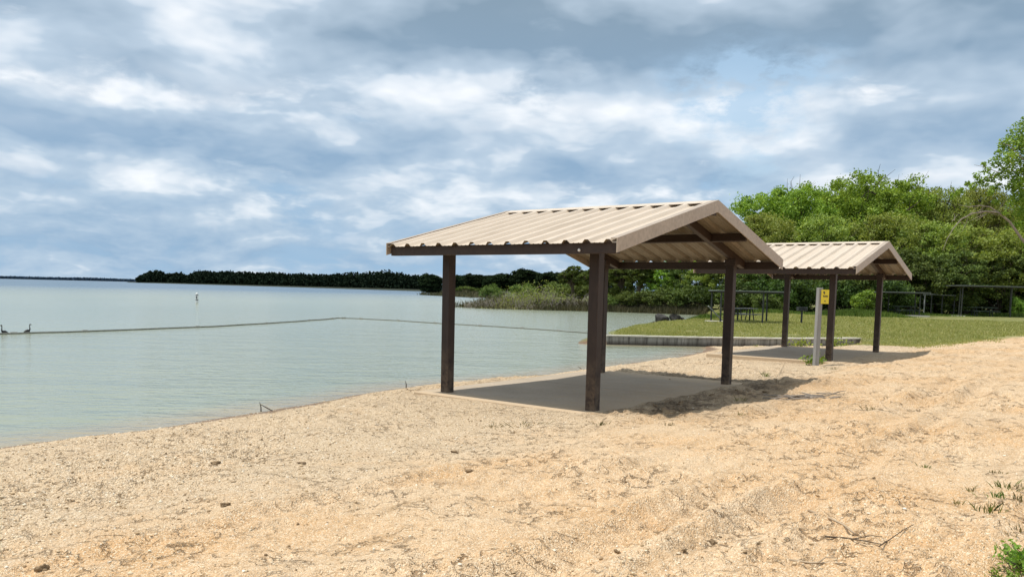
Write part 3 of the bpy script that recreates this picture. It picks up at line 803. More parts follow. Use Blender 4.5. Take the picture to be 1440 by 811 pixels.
TG = 'broadleaf trees of the wood behind the lawn'
for a in (
    ('round_a', 1100, 80, 261, 150, 'dense round green tree rising just behind the gable of the nearer shelter'),
    ('round_b', 1168, 90, 262, 130, 'broad green tree filling the gap between the two tallest rounded crowns'),
    ('round_b', 1222, 84, 247, 165, 'tallest rounded green tree crown above the farther shelter roof'),
    ('round_a', 1272, 95, 258, 120, 'green tree showing behind the tallest crown, over the farther gable'),
    ('olive', 1322, 84, 262, 105, 'thin olive tree with bare twig tips beyond the farther gable'),
    ('olive', 1368, 87, 258, 110, 'pale olive tree with open twiggy top behind the arched bare branch'),
    ('round_b', 1418, 92, 282, 130, 'lower green tree behind the overhanging leafy branch at the edge of the wood'),
    ('round_a', 1478, 88, 262, 140, 'tree at the very end of the wood, cut by the frame'),
    ('front', 1062, 74, 300, 105, 'low green tree at the end of the wood nearest the lake'),
    ('front', 1155, 75, 302, 115, 'yellowish green tree standing above the ridge of the farther shelter'),
    ('front', 1235, 76, 300, 120, 'light green tree above the gable peak of the farther shelter'),
    ('front', 1300, 74, 312, 110, 'leafy low tree above the long grey rail of the wood edge'),
    ('front', 1358, 73, 318, 120, 'vine covered low tree behind the flat picnic canopy'),
    ('front', 1425, 74, 320, 125, 'low tree with light leaves behind the far end of the flat canopy'),
    ('front_dark', 1190, 71, 345, 110, 'dark shaded tree under the eave of the farther shelter'),
    ('front_dark', 1275, 72, 348, 110, 'dark shaded tree between the farther shelter and the grey rail'),
    ('front_dark', 1340, 71, 352, 110, 'dark shaded tree over the double posts of the flat canopy'),
    ('front_dark', 1405, 72, 352, 110, 'dark shaded tree over the picnic bench under the flat canopy'),
    ('front_dark', 1075, 72, 350, 110, 'dark shaded tree seen below the eave between the two shelters'),
    ('front_dark', 1128, 73, 350, 100, 'dark shaded tree behind the yellow sign'),
):
    place(*a, 'tree', TG)
UG = 'bushes along the foot of the wood'
for a in (
    ('bush_dark', 1040, 69, 395, 75, 'dark bush behind the far post of the nearer shelter'),
    ('bush_dark', 1085, 68, 392, 80, 'dark bush just behind the low flat picnic roof between shelters'),
    ('bush_green', 1075, 66, 412, 50, 'mid green bush showing under the low flat picnic roof'),
    ('bush_dark', 1128, 68, 392, 75, 'dark bush beside the lone dark post on the lawn'),
    ('bush_dark', 1180, 68, 394, 75, 'dark bush behind the near corner post of the farther shelter'),
    ('bush_bright', 1213, 64, 404, 52, 'bright green leafy bush standing out against the dark wood'),
    ('bush_dark', 1255, 67, 390, 75, 'dark bush beside the outer post of the farther shelter'),
    ('bush_dark', 1305, 72, 386, 80, 'dark bush behind the thin grey rail'),
    ('bush_green', 1318, 74, 408, 40, 'small lighter bush over the end of the thin grey rail'),
    ('bush_dark', 1355, 76, 388, 80, 'dark bush behind the picnic bench under the flat canopy'),
    ('bush_dark', 1400, 77, 386, 80, 'dark bush behind the single post of the flat canopy'),
    ('bush_dark', 1445, 74, 388, 80, 'dark bush at the end of the wood past the flat canopy'),
    ('bush_bright', 1432, 70, 415, 30, 'small bright bush beside the single post of the flat canopy'),
):
    place(*a, 'bush', UG)
MG = 'trees on the inlet shore'
for a in (
    ('slender', 806, 96, 372, 46, 'small tree rising above the shore just before the near post'),
    ('slender', 838, 93, 374, 56, 'tree hidden partly by the near post of the nearer shelter'),
    ('slender', 873, 92, 366, 58, 'slender tree with a dark bare trunk on the inlet shore, nearest the doubled posts'),
    ('slender', 897, 90, 366, 58, 'slender tree with a dark bare trunk, farther from the doubled posts'),
    ('slender_bright', 930, 90, 366, 66, 'bright yellow green tree under the far eave of the nearer shelter'),
    ('front_dark', 962, 88, 358, 72, 'dark full tree beside the bright one on the inlet shore'),
    ('front', 995, 86, 360, 70, 'yellow green tree with thin trunks on the inlet shore'),
    ('front_dark', 1030, 84, 352, 76, 'dark tree where the inlet shore meets the lawn'),
    ('front_dark', 880, 112, 366, 80, 'dark tree farther back behind the two slender trunks'),
    ('front_dark', 850, 120, 372, 80, 'dark tree farther back behind the doubled posts'),
):
    place(*a, 'tree', MG)
BG = 'bushes at the water edge of the inlet'
for a in (
    ('bush_green', 850, 78, 414, 50, 'low bush at the water edge behind the doubled posts'),
    ('bush_green', 882, 77.5, 410, 52, 'low bush at the foot of the slender trunks'),
    ('bush_green', 918, 77.2, 404, 60, 'rounded bush under the bright tree'),
    ('bush_green', 955, 76.6, 400, 66, 'larger bush above the boulders on the point'),
    ('bush_dark', 990, 75.6, 402, 60, 'dark bush behind the leaning pale board'),
    ('bush_green', 1022, 74, 406, 55, 'bush hidden partly by the far post of the nearer shelter'),
    ('bush_green', 866, 92, 404, 60, 'bush between the doubled posts and the first slender trunk'),
):
    place(*a, 'bush', BG)
FG = 'flooded shrubs off the inlet point'
for a in (
    ('flooded_grey', 674, 79, 417, 34, 'bare grey shrub standing in the water, outermost toward the open lake'),
    ('flooded_grey', 700, 79.5, 414, 40, 'bare grey shrub in the water next to the outermost'),
    ('flooded_leafy', 722, 80, 408, 40, 'grey shrub in the water with a few leaves at its top'),
    ('flooded_leafy', 750, 80, 401, 52, 'tall yellow green shrub in the middle of the flooded row'),
    ('flooded_leafy', 776, 79.5, 402, 48, 'yellow green shrub in the flooded row nearer the near post'),
    ('flooded_grey', 742, 78, 417, 44, 'bare twiggy shrub in front of the tall yellow green one'),
    ('flooded_grey', 795, 78.5, 412, 42, 'bare twiggy shrub before the sandy gap in the row'),
    ('flooded_grey', 818, 79, 412, 40, 'bare twiggy shrub against the near post of the nearer shelter'),
):
    place(*a, 'shrub', FG, base_z=WZ)
SG = 'trees on the middle shore'
for a in (
    ('far', 606, 330, 386, 44, 'dark shore tree beside the left post of the nearer shelter'),
    ('far', 645, 300, 388, 46, 'dark shore tree just past the left post'),
    ('far', 672, 285, 386, 44, 'dark shore tree above the outermost flooded shrub'),
    ('far', 700, 275, 386, 46, 'dark shore tree between outermost and leafy flooded shrubs'),
    ('far', 738, 262, 379, 56, 'highest domed dark tree over the flooded row'),
    ('far', 770, 245, 383, 50, 'dark shore tree sloping down from the highest dome'),
    ('far', 798, 225, 385, 46, 'dark shore tree beside the small nearer tree'),
    ('far', 826, 200, 380, 60, 'dark shore tree behind the near post'),
    ('far', 720, 310, 386, 60, 'dark shore tree filling in behind the highest dome'),
    ('far', 658, 340, 388, 60, 'dark shore tree behind the first trees past the left post'),
    ('far', 690, 345, 387, 64, 'dark shore tree behind the outermost flooded shrub and its neighbour'),
    ('far', 755, 300, 384, 64, 'dark shore tree behind the slope of the highest dome'),
    ('far', 790, 280, 385, 64, 'dark shore tree behind the small nearer tree'),
):
    place(*a, 'tree', SG)
MB = 'bushes on the middle shore'
for a in (
    ('bush_green', 690, 170, 399, 40, 'low bush on the far bank behind the grey flooded shrubs'),
    ('bush_green', 735, 150, 398, 48, 'low bush on the far bank behind the tall flooded shrub'),
    ('bush_green', 786, 130, 396, 52, 'low bush on the far bank before the small tree'),
    ('bush_green', 655, 215, 402, 34, 'low bush on the thin spit by the left post'),
    ('bush_green', 815, 115, 398, 50, 'low bush on the far bank touching the near post'),
):
    place(*a, 'bush', MB)

# tree at the edge of the frame with an overhanging leafy bough and an arched bare branch
def edge_tree():
    Y = 42; foot = at_dist(1497, 445, Y); foot.z = ground_z(foot.x, foot.y)
    root = empty('overhanging_tree', foot)
    tag(root, 'tree at the lawn edge reaching in with a leafy bough and an arched bare branch', 'tree')
    rng = np.random.default_rng(44)
    def pt(px, py, dy=0): return at_dist(px, py, Y+dy) - foot
    bm = bmesh.new()
    add_tube(bm, [(0, 0, -.3), pt(1488, 420), pt(1478, 370), pt(1474, 310), pt(1480, 240), pt(1476, 170)], [.26, .2, .16, .13, .10, .06], 10)
    for pts, r in (([(1476, 300), (1455, 262), (1432, 240), (1405, 243), (1380, 255)], .05), ([(1455, 262), (1440, 225), (1420, 205), (1405, 200)], .04), ([(1479, 240), (1455, 205), (1432, 185)], .045),
                   ([(1455, 262), (1430, 270), (1412, 284), (1400, 300)], .03), ([(1405, 243), (1385, 235), (1370, 232)], .02), ([(1476, 310), (1450, 290), (1438, 275), (1425, 255)], .03)):
        add_tube(bm, [pt(*p, rng.normal()*.3) for p in pts], list(np.linspace(r, .008, len(pts))), 6)
    bm_obj('trunk', bm, pale_bark, root)
    bm = bmesh.new()
    add_tube(bm, [pt(*p) for p in ((1479, 372), (1456, 358), (1436, 335), (1420, 312), (1404, 299), (1388, 297), (1368, 300), (1352, 308), (1340, 322), (1332, 336), (1326, 352))], [.085, .075, .068, .06, .052, .044, .036, .03, .022, .016, .008], 8)
    add_tube(bm, [pt(*p) for p in ((1404, 299), (1392, 291), (1378, 289), (1362, 291), (1348, 288))], [.035, .03, .025, .018, .008], 6)
    for k in range(12):
        t = rng.uniform(0, 1); px = 1326+t*110; py = 300+abs(px-1390)*.22
        e = pt(px+rng.normal()*14, py-rng.uniform(4, 22) if k % 3 else py+rng.uniform(4, 26), rng.normal()*.3)
        s = pt(px, py); add_tube(bm, [s, (s+e)/2+Vector((.03, 0, .03)), e], [.014, .010, .004], 4)
    bm_obj('bare_branch', bm, pale_bark, root)
    cl = [(1436, 190, 20), (1425, 205, 16), (1446, 215, 24), (1430, 240, 18), (1444, 255, 22), (1412, 202, 9), (1415, 232, 10), (1432, 280, 13), (1422, 262, 8), (1396, 250, 8), (1384, 256, 8), (1374, 247, 6), (1384, 232, 5), (1404, 262, 6), (1368, 262, 6), (1352, 268, 5), (1400, 285, 5), (1392, 272, 5), (1440, 300, 10), (1465, 180, 30), (1475, 230, 34), (1480, 280, 30), (1340, 276, 5), (1413, 300, 4), (1400, 228, 9), (1410, 246, 9), (1420, 222, 11), (1436, 262, 15), (1424, 284, 9), (1442, 280, 14), (1396, 266, 6), (1388, 240, 6), (1376, 256, 5), (1405, 216, 6), (1440, 320, 8), (1432, 302, 8), (1448, 345, 12), (1360, 258, 4), (1346, 272, 4)]
    P = []
    for px, py, r in cl:
        c = np.array(pt(px, py, rng.normal()*.4)); R = r/F*Y
        n = int(22 + 900*R*R)
        o = rng.normal(size=(n, 3)); o /= np.linalg.norm(o, axis=1, keepdims=True); o *= rng.uniform(.1, 1, (n, 1))**.5
        P.append(c + o*R)
    V, Fc = leaf_quads(np.concatenate(P), .15, rng, .5, .55)
    link_mesh('crown', np_mesh('crown', V, Fc), L_bright, root)
edge_tree()

# ------------------------------------------------------------------ far woods (one mass each)
def far_wood(name, stations, leaf, per, lmat, seed, label=None, jit=1.0, step=3.2):
    """stations: (px, py top, Y distance); crowns along the shore, deeper rows behind"""
    rng = np.random.default_rng(seed); P = []
    for i in range(len(stations)-1):
        a, b = stations[i], stations[i+1]
        n = max(2, int(abs(b[0]-a[0])/step))
        for k in range(n):
            t = (k + rng.uniform(0, 1))/n; px = a[0]+(b[0]-a[0])*t; Y = a[2]+(b[2]-a[2])*t; tp = a[1]+(b[1]-a[1])*t
            for row in range(2):
                Yr = Y*(1+.03*row) + rng.uniform(0, 10)
                top = at_dist(px, tp + (rng.uniform(-.8, 2.6) + (0 if row else 2))*jit, Yr); hh = max(2.0, top.z - WZ)
                R = hh*rng.uniform(.32, .55)
                m = per
                o = rng.normal(size=(m, 3)); o /= np.linalg.norm(o, axis=1, keepdims=True)
                o *= rng.uniform(.6, 1, (m, 1))
                # hand-sized clumps make the outline uneven
                cl = o*np.array([R, R, hh*.5]) + np.array([top.x, top.y, WZ + hh*.5])
                P.append(cl)
                m2 = m//2
                m2 = m
                P.append(np.stack([top.x + rng.uniform(-R, R, m2)*1.3, top.y + rng.uniform(-R, R, m2), WZ + np.abs(rng.uniform(0, hh*.6, m2))], 1))
    P = np.concatenate(P); dist = P[:, 1]
    V, Fc = leaf_quads(P, leaf*dist/600.0, rng, .4, .8)
    o = link_mesh(name, np_mesh(name, V, Fc), lmat); tag(o, label, None, None, 'stuff')
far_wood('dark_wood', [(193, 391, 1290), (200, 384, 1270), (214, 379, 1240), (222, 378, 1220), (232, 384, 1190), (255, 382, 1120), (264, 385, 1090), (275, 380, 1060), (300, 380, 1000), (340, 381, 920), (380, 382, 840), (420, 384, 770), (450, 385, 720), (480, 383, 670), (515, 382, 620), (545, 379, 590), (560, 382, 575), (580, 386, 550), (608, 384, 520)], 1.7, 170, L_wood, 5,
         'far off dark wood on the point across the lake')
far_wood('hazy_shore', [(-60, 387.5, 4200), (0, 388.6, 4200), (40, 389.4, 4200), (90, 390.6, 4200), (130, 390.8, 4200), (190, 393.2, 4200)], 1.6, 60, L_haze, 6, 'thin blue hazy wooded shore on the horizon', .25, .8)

# ------------------------------------------------------------------ flat roofed picnic canopies, tables, rail, leaning board
dark_steel = mottled('dark_steel', (.03, .034, .03), (.055, .06, .052), 6, .6, .1, .004, .4)
pale_roof = mottled('weathered_sheet', (.13, .15, .14), (.22, .245, .23), 2, .6, .1, .01, .4)
green_wood = mottled('green_plank', (.05, .075, .055), (.09, .12, .09), 5, .7, .3, .006, .3)
grey_plank = mottled('grey_plank', (.24, .25, .25), (.36, .37, .36), 5, .8, .3, .006, .2)
def box_part(name, c, s, mat, parent, M=None, bevel=.006):
    bm = bmesh.new(); add_box(bm, c, s, M, bevel=bevel); return bm_obj(name, bm, mat, parent)
def canopy(Y, xa, xb, ytop, posts, label, depth=2.6, tilt=0.0):
    mid = at_dist((xa+xb)/2, ytop, Y); gz = ground_z(mid.x, mid.y)
    root = empty('flat_picnic_canopy', (mid.x, mid.y, gz)); h = mid.z-gz
    root.rotation_euler.z = -.05
    W = (xb-xa)/F*Y
    box_part('flat_roof', (0, 0, h), (W, depth, .045), pale_roof, root, Matrix.Rotation(tilt, 4, 'Y'))
    box_part('roof_beam', (0, -depth/2+.12, h-.0615), (W-.1, .05, .075), dark_steel, root)
    box_part('roof_beam', (0, depth/2-.12, h-.0615), (W-.1, .05, .075), dark_steel, root)
    for px, dy in posts:
        x = (px-(xa+xb)/2)/F*Y; box_part('post', (x, dy, (h-.06)/2-.05), (.075, .075, h+.0), dark_steel, root)
    tag(root, label, 'canopy', 'flat picnic canopies on the lawn')
    return root
def picnic_table(px, Y, label, rz=0.0, w=1.8, mat=None):
    p = at_dist(px, 440, Y); gz = ground_z(p.x, p.y); root = empty('picnic_table', (p.x, p.y, gz), rz); mat = mat or green_wood
    box_part('tabletop', (0, 0, .74), (w, .72, .045), mat, root)
    for s in (-1, 1): box_part('bench', (0, s*.62, .44), (w, .25, .045), mat, root)
    for s in (-1, 1):
        bm = bmesh.new(); x = s*w*.3
        add_tube(bm, [(x, -.62, .42), (x, .62, .42)], .03, 8); add_tube(bm, [(x, 0, -.05), (x, 0, .72)], .045, 8)
        add_tube(bm, [(x, -.42, -.02), (x, -.22, .72)], .03, 8); add_tube(bm, [(x, .42, -.02), (x, .22, .72)], .03, 8)
        bm_obj('leg', bm, dark_steel, root)
    tag(root, label, 'picnic table', 'picnic tables on the lawn')
    return root
canopy(43, 1003, 1102, 409.5, ((1007, .9), (1067, -1.0), (1086, 1.0), (1100, -1.0), (1010, -1.0)), 'flat dark picnic canopy seen between the two gabled shelters', 2.4)
canopy(64, 1236, 1298, 411, ((1242, 1.0), (1286, -1.0), (1258, 1.0), (1295, 1.0)), 'low flat picnic canopy just past the outer post of the farther shelter', 2.6)
canopy(67, 1342, 1434, 402.5, ((1347, -1.0), (1350.5, -.2), (1412, -1.1), (1430, 1.0)), 'tallest flat canopy on slim posts at the edge of the wood', 2.8)
picnic_table(1046, 44, 'pale picnic table under the canopy between the gabled shelters', .35, 1.3, grey_plank)
picnic_table(1270, 64.5, 'picnic table under the low flat canopy past the farther shelter', .1)
picnic_table(1381, 67, 'picnic table under the tallest flat canopy', .05, 2.2)
def grey_rail():
    Y = 69; a = at_dist(1298, 414, Y); b = at_dist(1344, 415.5, Y); gz = ground_z(a.x, a.y)
    root = empty('rail_fence', (a.x, a.y, gz)); L = (b-a).length; h = a.z-gz
    bm = bmesh.new(); add_tube(bm, [(0, 0, h), (L*.3, 0, h+.03), (L*.6, 0, h-.02), (L, 0, h-.02)], .045, 8); bm_obj('rail', bm, pale_roof, root)
    bm = bmesh.new(); add_tube(bm, [(0, 0, h*.55), (L, 0, h*.5)], .02, 6); bm_obj('wire', bm, dark_steel, root)
    for t in (.06, .27, .6, .97):
        bm = bmesh.new(); add_tube(bm, [(t*L, 0, -.1), (t*L, 0, h-.03)], .055, 8); bm_obj('post', bm, grey_plank if t < .1 else dark_steel, root)
    tag(root, 'thin grey rail on posts between the two far flat canopies', 'fence')
grey_rail()
def lone_post():
    p = at_dist(1127, 452, 42); gz = ground_z(p.x, p.y); root = empty('cooking_grill', (p.x, p.y, gz))
    bm = bmesh.new(); add_tube(bm, [(0, 0, -.1), (0, 0, .72)], .05, 10); bm_obj('post', bm, dark_steel, root)
    bm = bmesh.new()
    add_box(bm, (0, 0, .735), (.46, .36, .02)); add_box(bm, (0, .175, .83), (.46, .012, .18)); add_box(bm, (-.225, 0, .83), (.012, .337, .18)); add_box(bm, (.225, 0, .83), (.012, .337, .18))
    bm_obj('firebox', bm, dark_steel, root)
    bm = bmesh.new()
    for k in range(9): add_tube(bm, [(-.20+k*.05, -.17, .88), (-.20+k*.05, .165, .88)], .006, 6)
    bm_obj('grate', bm, dark_steel, root)
    tag(root, 'dark park grill on a single post on the lawn behind the farther shelter', 'grill')
lone_post()
def leaning_board():
    a = at_dist(996, 430, 44); b = at_dist(1018, 448, 44); gz = ground_z(b.x, b.y); b.z = gz-.03
    bm = bmesh.new(); d = a-b; L = d.length
    add_box(bm, (0, 0, L/2), (.16, .05, L), bevel=.006)
    o = bm_obj('leaning_board', bm, grey_plank); o.location = b; o.rotation_euler = d.to_track_quat('Z', 'Y').to_euler()
    tag(o, 'pale weathered board leaning beside the post of the canopy between the shelters', 'board')
leaning_board()
# flat concrete pads glimpsed in the lawn
pad_m = mottled('lawn_pad', (.45, .42, .35), (.55, .52, .45), 3, .9, .1, .01, .2)
for px, Y, w, dd in ((1012, 42.5, 1.4, .7), (1346, 66, 1.0, .8), (1276, 63, 3.0, 1.0)):
    p = at_dist(px, 445, Y); z = ground_z(p.x, p.y)
    bm = bmesh.new(); add_box(bm, (0, 0, 0), (w, dd, .16), bevel=.01); o = bm_obj('concrete_pad', bm, pad_m); o.location = (p.x, p.y, z+.0); tag(o, kind='structure')

# ------------------------------------------------------------------ boulders on the point
rock_m = mottled('boulder', (.016, .0155, .014), (.11, .105, .095), 3.2, .9, .6, .05, .2, fine=9)
def boulder(px, py, Y, w, h, seed, label):
    p = at_dist(px, py, Y); p.z = max(WZ, ground_z(p.x, p.y))
    bm = bmesh.new(); bmesh.ops.create_icosphere(bm, subdivisions=3, radius=.5)
    rr = np.random.default_rng(seed); ax = [Vector(rr.normal(size=3)).normalized() for _ in range(9)]; of = rr.uniform(.20, .42, 9)
    for v in bm.verts:
        for a, o_ in zip(ax, of):
            k = v.co.dot(a)
            if k > o_: v.co -= a*(k-o_)*.97
        v.co += v.normal*rr.normal()*.006
        v.co = Vector((v.co.x*w, v.co.y*w*.8, v.co.z*h*1.25 + h*.34))
    o = bm_obj('boulder', bm, rock_m); o.location = p; o.rotation_euler.z = seed
    tag(o, label, 'rock', 'boulders at the tip of the lawn')
boulder(928, 457, 44.0, .85, .80, 3, 'largest dark boulder at the water edge of the lawn tip')
boulder(917, 459, 43.4, .7, .36, 5, 'low flat boulder on the lake side of the largest one')
boulder(937, 457, 44.6, .5, .5, 7, 'dark boulder leaning against the largest one')
boulder(949, 456, 45.3, .75, .66, 9, 'pale topped boulder next to the dark pair')
boulder(959, 455, 46.2, .45, .36, 12, 'small boulder last in the row, toward the lawn')
boulder(908, 460, 42.8, .5, .26, 15, 'smallest boulder, partly in the water before the low flat one')

# ------------------------------------------------------------------ float line, birds, buoy
def float_line():
    m = mottled('dark_rope', (.10, .11, .09), (.17, .17, .14), 8, .7, .2, .01, .3)
    pts_px = [(-420, 486), (-200, 478), (0, 470), (120, 466.5), (300, 459.5), (400, 453.5), (460, 449), (476, 447.4)]
    pts = [at_z(px, py, WZ) for px, py in pts_px]
    right = [(500, 448), (560, 451), (620, 455), (700, 459.5), (760, 463.5), (820, 468), (858, 470.5)]
    pts2 = [at_z(px, py, WZ) for px, py in right]
    root = empty('float_line', pts[2]); base = root.location.copy()
    def dense(P, n=14):
        out = []
        for a, b in zip(P, P[1:]):
            for k in range(n): out.append(a.lerp(b, k/n))
        return out + [P[-1]]
    D = [p - base + Vector((.03*sin(i*.7), .03*cos(i*.9), .012)) for i, p in enumerate(dense(pts + pts2))]
    bm = bmesh.new(); rad = [(.038 if i < 100 else .026) for i in range(len(D))]; add_tube(bm, D, rad, 6); bm_obj('line', bm, m, root, True)
    fm = mottled('faded_float', (.14, .145, .125), (.22, .22, .19), 8, .6, .05, .01, .3)
    bm0 = bmesh.new(); add_lathe(bm0, [(.03, -.14), (.055, -.10), (.06, 0), (.055, .10), (.03, .14)], 10)
    bmesh.ops.rotate(bm0, verts=bm0.verts[:], cent=(0, 0, 0), matrix=Matrix.Rotation(pi/2, 3, 'Y'))
    me = bpy.data.meshes.new('float'); bm0.to_mesh(me); bm0.free()
    for i in range(30, len(D)-4, 12):
        f = link_mesh('float', me, fm, root); f.location = D[i]; dd = D[i+1]-D[i]; f.rotation_euler.z = atan2(dd.y, dd.x)
    tag(root, 'thin dark swim boundary line floating in a wide bend across the lake', 'float line')
float_line()
def bird(px, py, label, flip=1):
    p = at_z(px, py, WZ)
    bm = bmesh.new(); root_loc = p
    f = flip
    prof = [((-.19*f, 0, .03), .006), ((-.14*f, 0, .035), .03), ((-.06*f, 0, .05), .062), ((.03*f, 0, .055), .070), ((.10*f, 0, .07), .055), ((.13*f, 0, .12), .034), ((.128*f, 0, .18), .024), ((.12*f, 0, .24), .021),
            ((.122*f, 0, .285), .024), ((.145*f, 0, .305), .028), ((.175*f, 0, .302), .018), ((.20*f, 0, .298), .008), ((.235*f, 0, .294), .006), ((.245*f, 0, .286), .003)]
    add_tube(bm, [a for a, r in prof], [r for a, r in prof], 12)
    o = bm_obj('water_bird', bm, mottled('bird_feathers', (.012, .012, .013), (.03, .028, .026), 14, .5, .1, .004, .4), None, True)
    o.location = p + Vector((0, 0, .01)); o.rotation_euler.z = .9
    o.scale = (.62, .7, .9)
    tag(o, label, 'bird', 'dark water birds by the float line')
    return o
bird(6.5, 469.5, 'dark long necked water bird at the end of the float line nearest the picture edge', -1)
bird(38.5, 468, 'dark long necked water bird farther along the float line', 1)
def buoy():
    p = at_z(277, 425.5, WZ); root = empty('marker_buoy', p)
    wh = mottled('white_plastic', (.72, .72, .70), (.8, .8, .78), 5, .4, .03, .005, .4); dk = mottled('buoy_band', (.06, .07, .09), (.10, .11, .13), 5, .5, 0)
    bm = bmesh.new(); add_lathe(bm, [(.10, -.3), (.12, -.05), (.12, .80), (.10, .86), (.04, .90), (.02, .91)], 16); bm_obj('float', bm, wh, root, False)
    for z0, z1 in ((.22, .30), (.68, .74)):
        bm = bmesh.new(); add_lathe(bm, [(.123, z0), (.126, z0+.005), (.126, z1-.005), (.123, z1)], 16); bm_obj('band', bm, dk, root)
    bm = bmesh.new(); add_box(bm, (0, -.122, .49), (.10, .012, .24), bevel=.003); bm_obj('mark', bm, dk, root)
    tag(root, 'small white upright marker buoy with dark bands far out on the water', 'buoy')
buoy()

# ------------------------------------------------------------------ grass
def blades(pts, heights, rng, width=.006, lean=.45):
    n = len(pts); a = rng.uniform(0, 2*pi, n); d = np.stack([np.cos(a), np.sin(a), np.zeros(n)], 1)
    b2 = rng.uniform(0, 2*pi, n); ln = np.stack([np.cos(b2), np.sin(b2), np.zeros(n)], 1)*(rng.uniform(.1, 1, n)*lean*heights)[:, None]
    h = np.zeros((n, 3)); h[:, 2] = heights; w = np.broadcast_to(np.asarray(width), (n,))[:, None]
    p0 = pts - d*w; p1 = pts + d*w
    m0 = pts - d*w*.8 + ln*.35 + h*.6; m1 = pts + d*w*.8 + ln*.35 + h*.6
    tp = pts + ln + h
    V = np.stack([p0, p1, m1, tp, m0], 1).reshape(-1, 3)
    return V, np.arange(n*5).reshape(n, 5)
G_lawn = leaf_mat('lawn_blades', (.24, .275, .08), (.40, .41, .14), (.60, .54, .27), .3)
G_weed = leaf_mat('weed_blades', (.05, .10, .015), (.12, .19, .035), (.22, .28, .07), .35)
G_dryw = leaf_mat('dry_weed_blades', (.10, .09, .035), (.19, .17, .065), (.31, .27, .13), .3)
G_reed = leaf_mat('reed_blades', (.06, .064, .028), (.14, .135, .07), (.27, .245, .145), .25)
def scatter_lawn():
    rng = np.random.default_rng(77); n = 300000
    r = np.sqrt(rng.uniform(24.0**2, 62.0**2, n)) ; r = 24 + (62-24)*rng.uniform(0, 1, n)**1.5
    az = np.radians(rng.uniform(3, 36, n)); x = r*np.sin(az); y = r*np.cos(az)
    z, d, g, u = terrain(x, y)
    keep = (g + .8*fbm(x*1.5, y*1.5, 3, 3) + .7*fbm(x*.3, y*.3, 3, 14) > .62 + .2*rng.uniform(-1, 1, n)) & (g > .08) & (d > .15) & (line_dist(x, y, WALL) > .2) & (z > WZ+.05)
    x, y, z, r, g = x[keep], y[keep], z[keep], r[keep], g[keep]
    hh = rng.uniform(.025, .075, len(x))*(1 + 1.2*np.maximum(0, fbm(x*.6, y*.6, 2, 8)))*(1+ (r-24)/50)
    V, Fc = blades(np.stack([x, y, z-.005], 1), hh, rng, .006*(1+(r-24)/14), .9)
    o = link_mesh('grass', np_mesh('grass', V, Fc), G_lawn); tag(o, 'short mown straw and green grass covering the lawn', None, None, 'stuff')
    # taller rough growth: below the wood, on the tip and in front of the wall end
    P = []
    for px, Y, rx, ry, n, h in ((1205, 60, 3.4, 1.6, 5200, .55), (1180, 61, 2.2, 1.5, 2600, .45), (1245, 61, 2.0, 1.2, 1500, .35), (965, 47, 2.6, 1.2, 1600, .20), (985, 49, 1.6, .9, 1500, .30), (1000, 52, 2.5, 1.0, 1200, .35), (1240, 66, 8, 1.5, 3500, .35), (1060, 64, 6, 1.5, 2500, .4), (1420, 68, 6, 1.2, 2500, .35)):
        c = at_dist(px, 445, Y); a = rng.normal(size=(n, 2))*np.array([rx, ry])*.5
        x = c.x+a[:, 0]; y = c.y+a[:, 1]; z, d, g, u = terrain(x, y); k = (g > .5) & (z > WZ+.05)
        P.append(np.concatenate([np.stack([x, y, z-.01], 1)[k], (h*rng.uniform(.4, 1.1, n)*np.exp(-.5*(a[:, 0]**2/(rx*.6)**2)))[k][:, None]], 1))
    P = np.concatenate(P); V, Fc = blades(P[:, :3], P[:, 3], rng, .022, .5)
    o = link_mesh('tall_grass', np_mesh('tall_grass', V, Fc), G_weed); tag(o, 'rough bright tall grass at the foot of the wood', None, None, 'stuff')
scatter_lawn()
def reeds():
    rng = np.random.default_rng(91); P = []
    for (ax, ay), (bx, by), n, dep, h in (((17.5, 73), (9, 77), 5200, 2.6, .75), ((9, 77), (2, 77.5), 3000, 2.6, .6), ((2, 77.5), (-3.7, 78.5), 1000, 2.2, .36), ((-3.2, 80), (0, 95), 2200, 3, .7), ((-4, 180), (-21, 224), 2600, 6, 1.0), ((0, 95), (3, 130), 2500, 5, 1.0)):
        t = rng.uniform(0, 1, n); o = rng.uniform(-.5, 1, n)*dep
        dx, dy = bx-ax, by-ay; L = hypot(dx, dy); nx, ny = -dy/L, dx/L
        if ny < 0 and abs(dy) < abs(dx): nx, ny = -nx, -ny
        x = ax+dx*t+nx*o; y = ay+dy*t+ny*o
        z = np.maximum(terrain(x, y)[0], WZ-.15)
        P.append(np.stack([x, y, z-.03, h*rng.uniform(.35, 1.15, n)*(1+.6*fbm(x*.5, y*.5, 2, 4))], 1))
    P = np.concatenate(P); V, Fc = blades(P[:, :3], P[:, 3], rng, .03*P[:, 1]/78, .5)
    o = link_mesh('reeds', np_mesh('reeds', V, Fc), G_reed); tag(o, 'dull grey green reeds and scrub along the inlet waterline', None, None, 'stuff')
reeds()

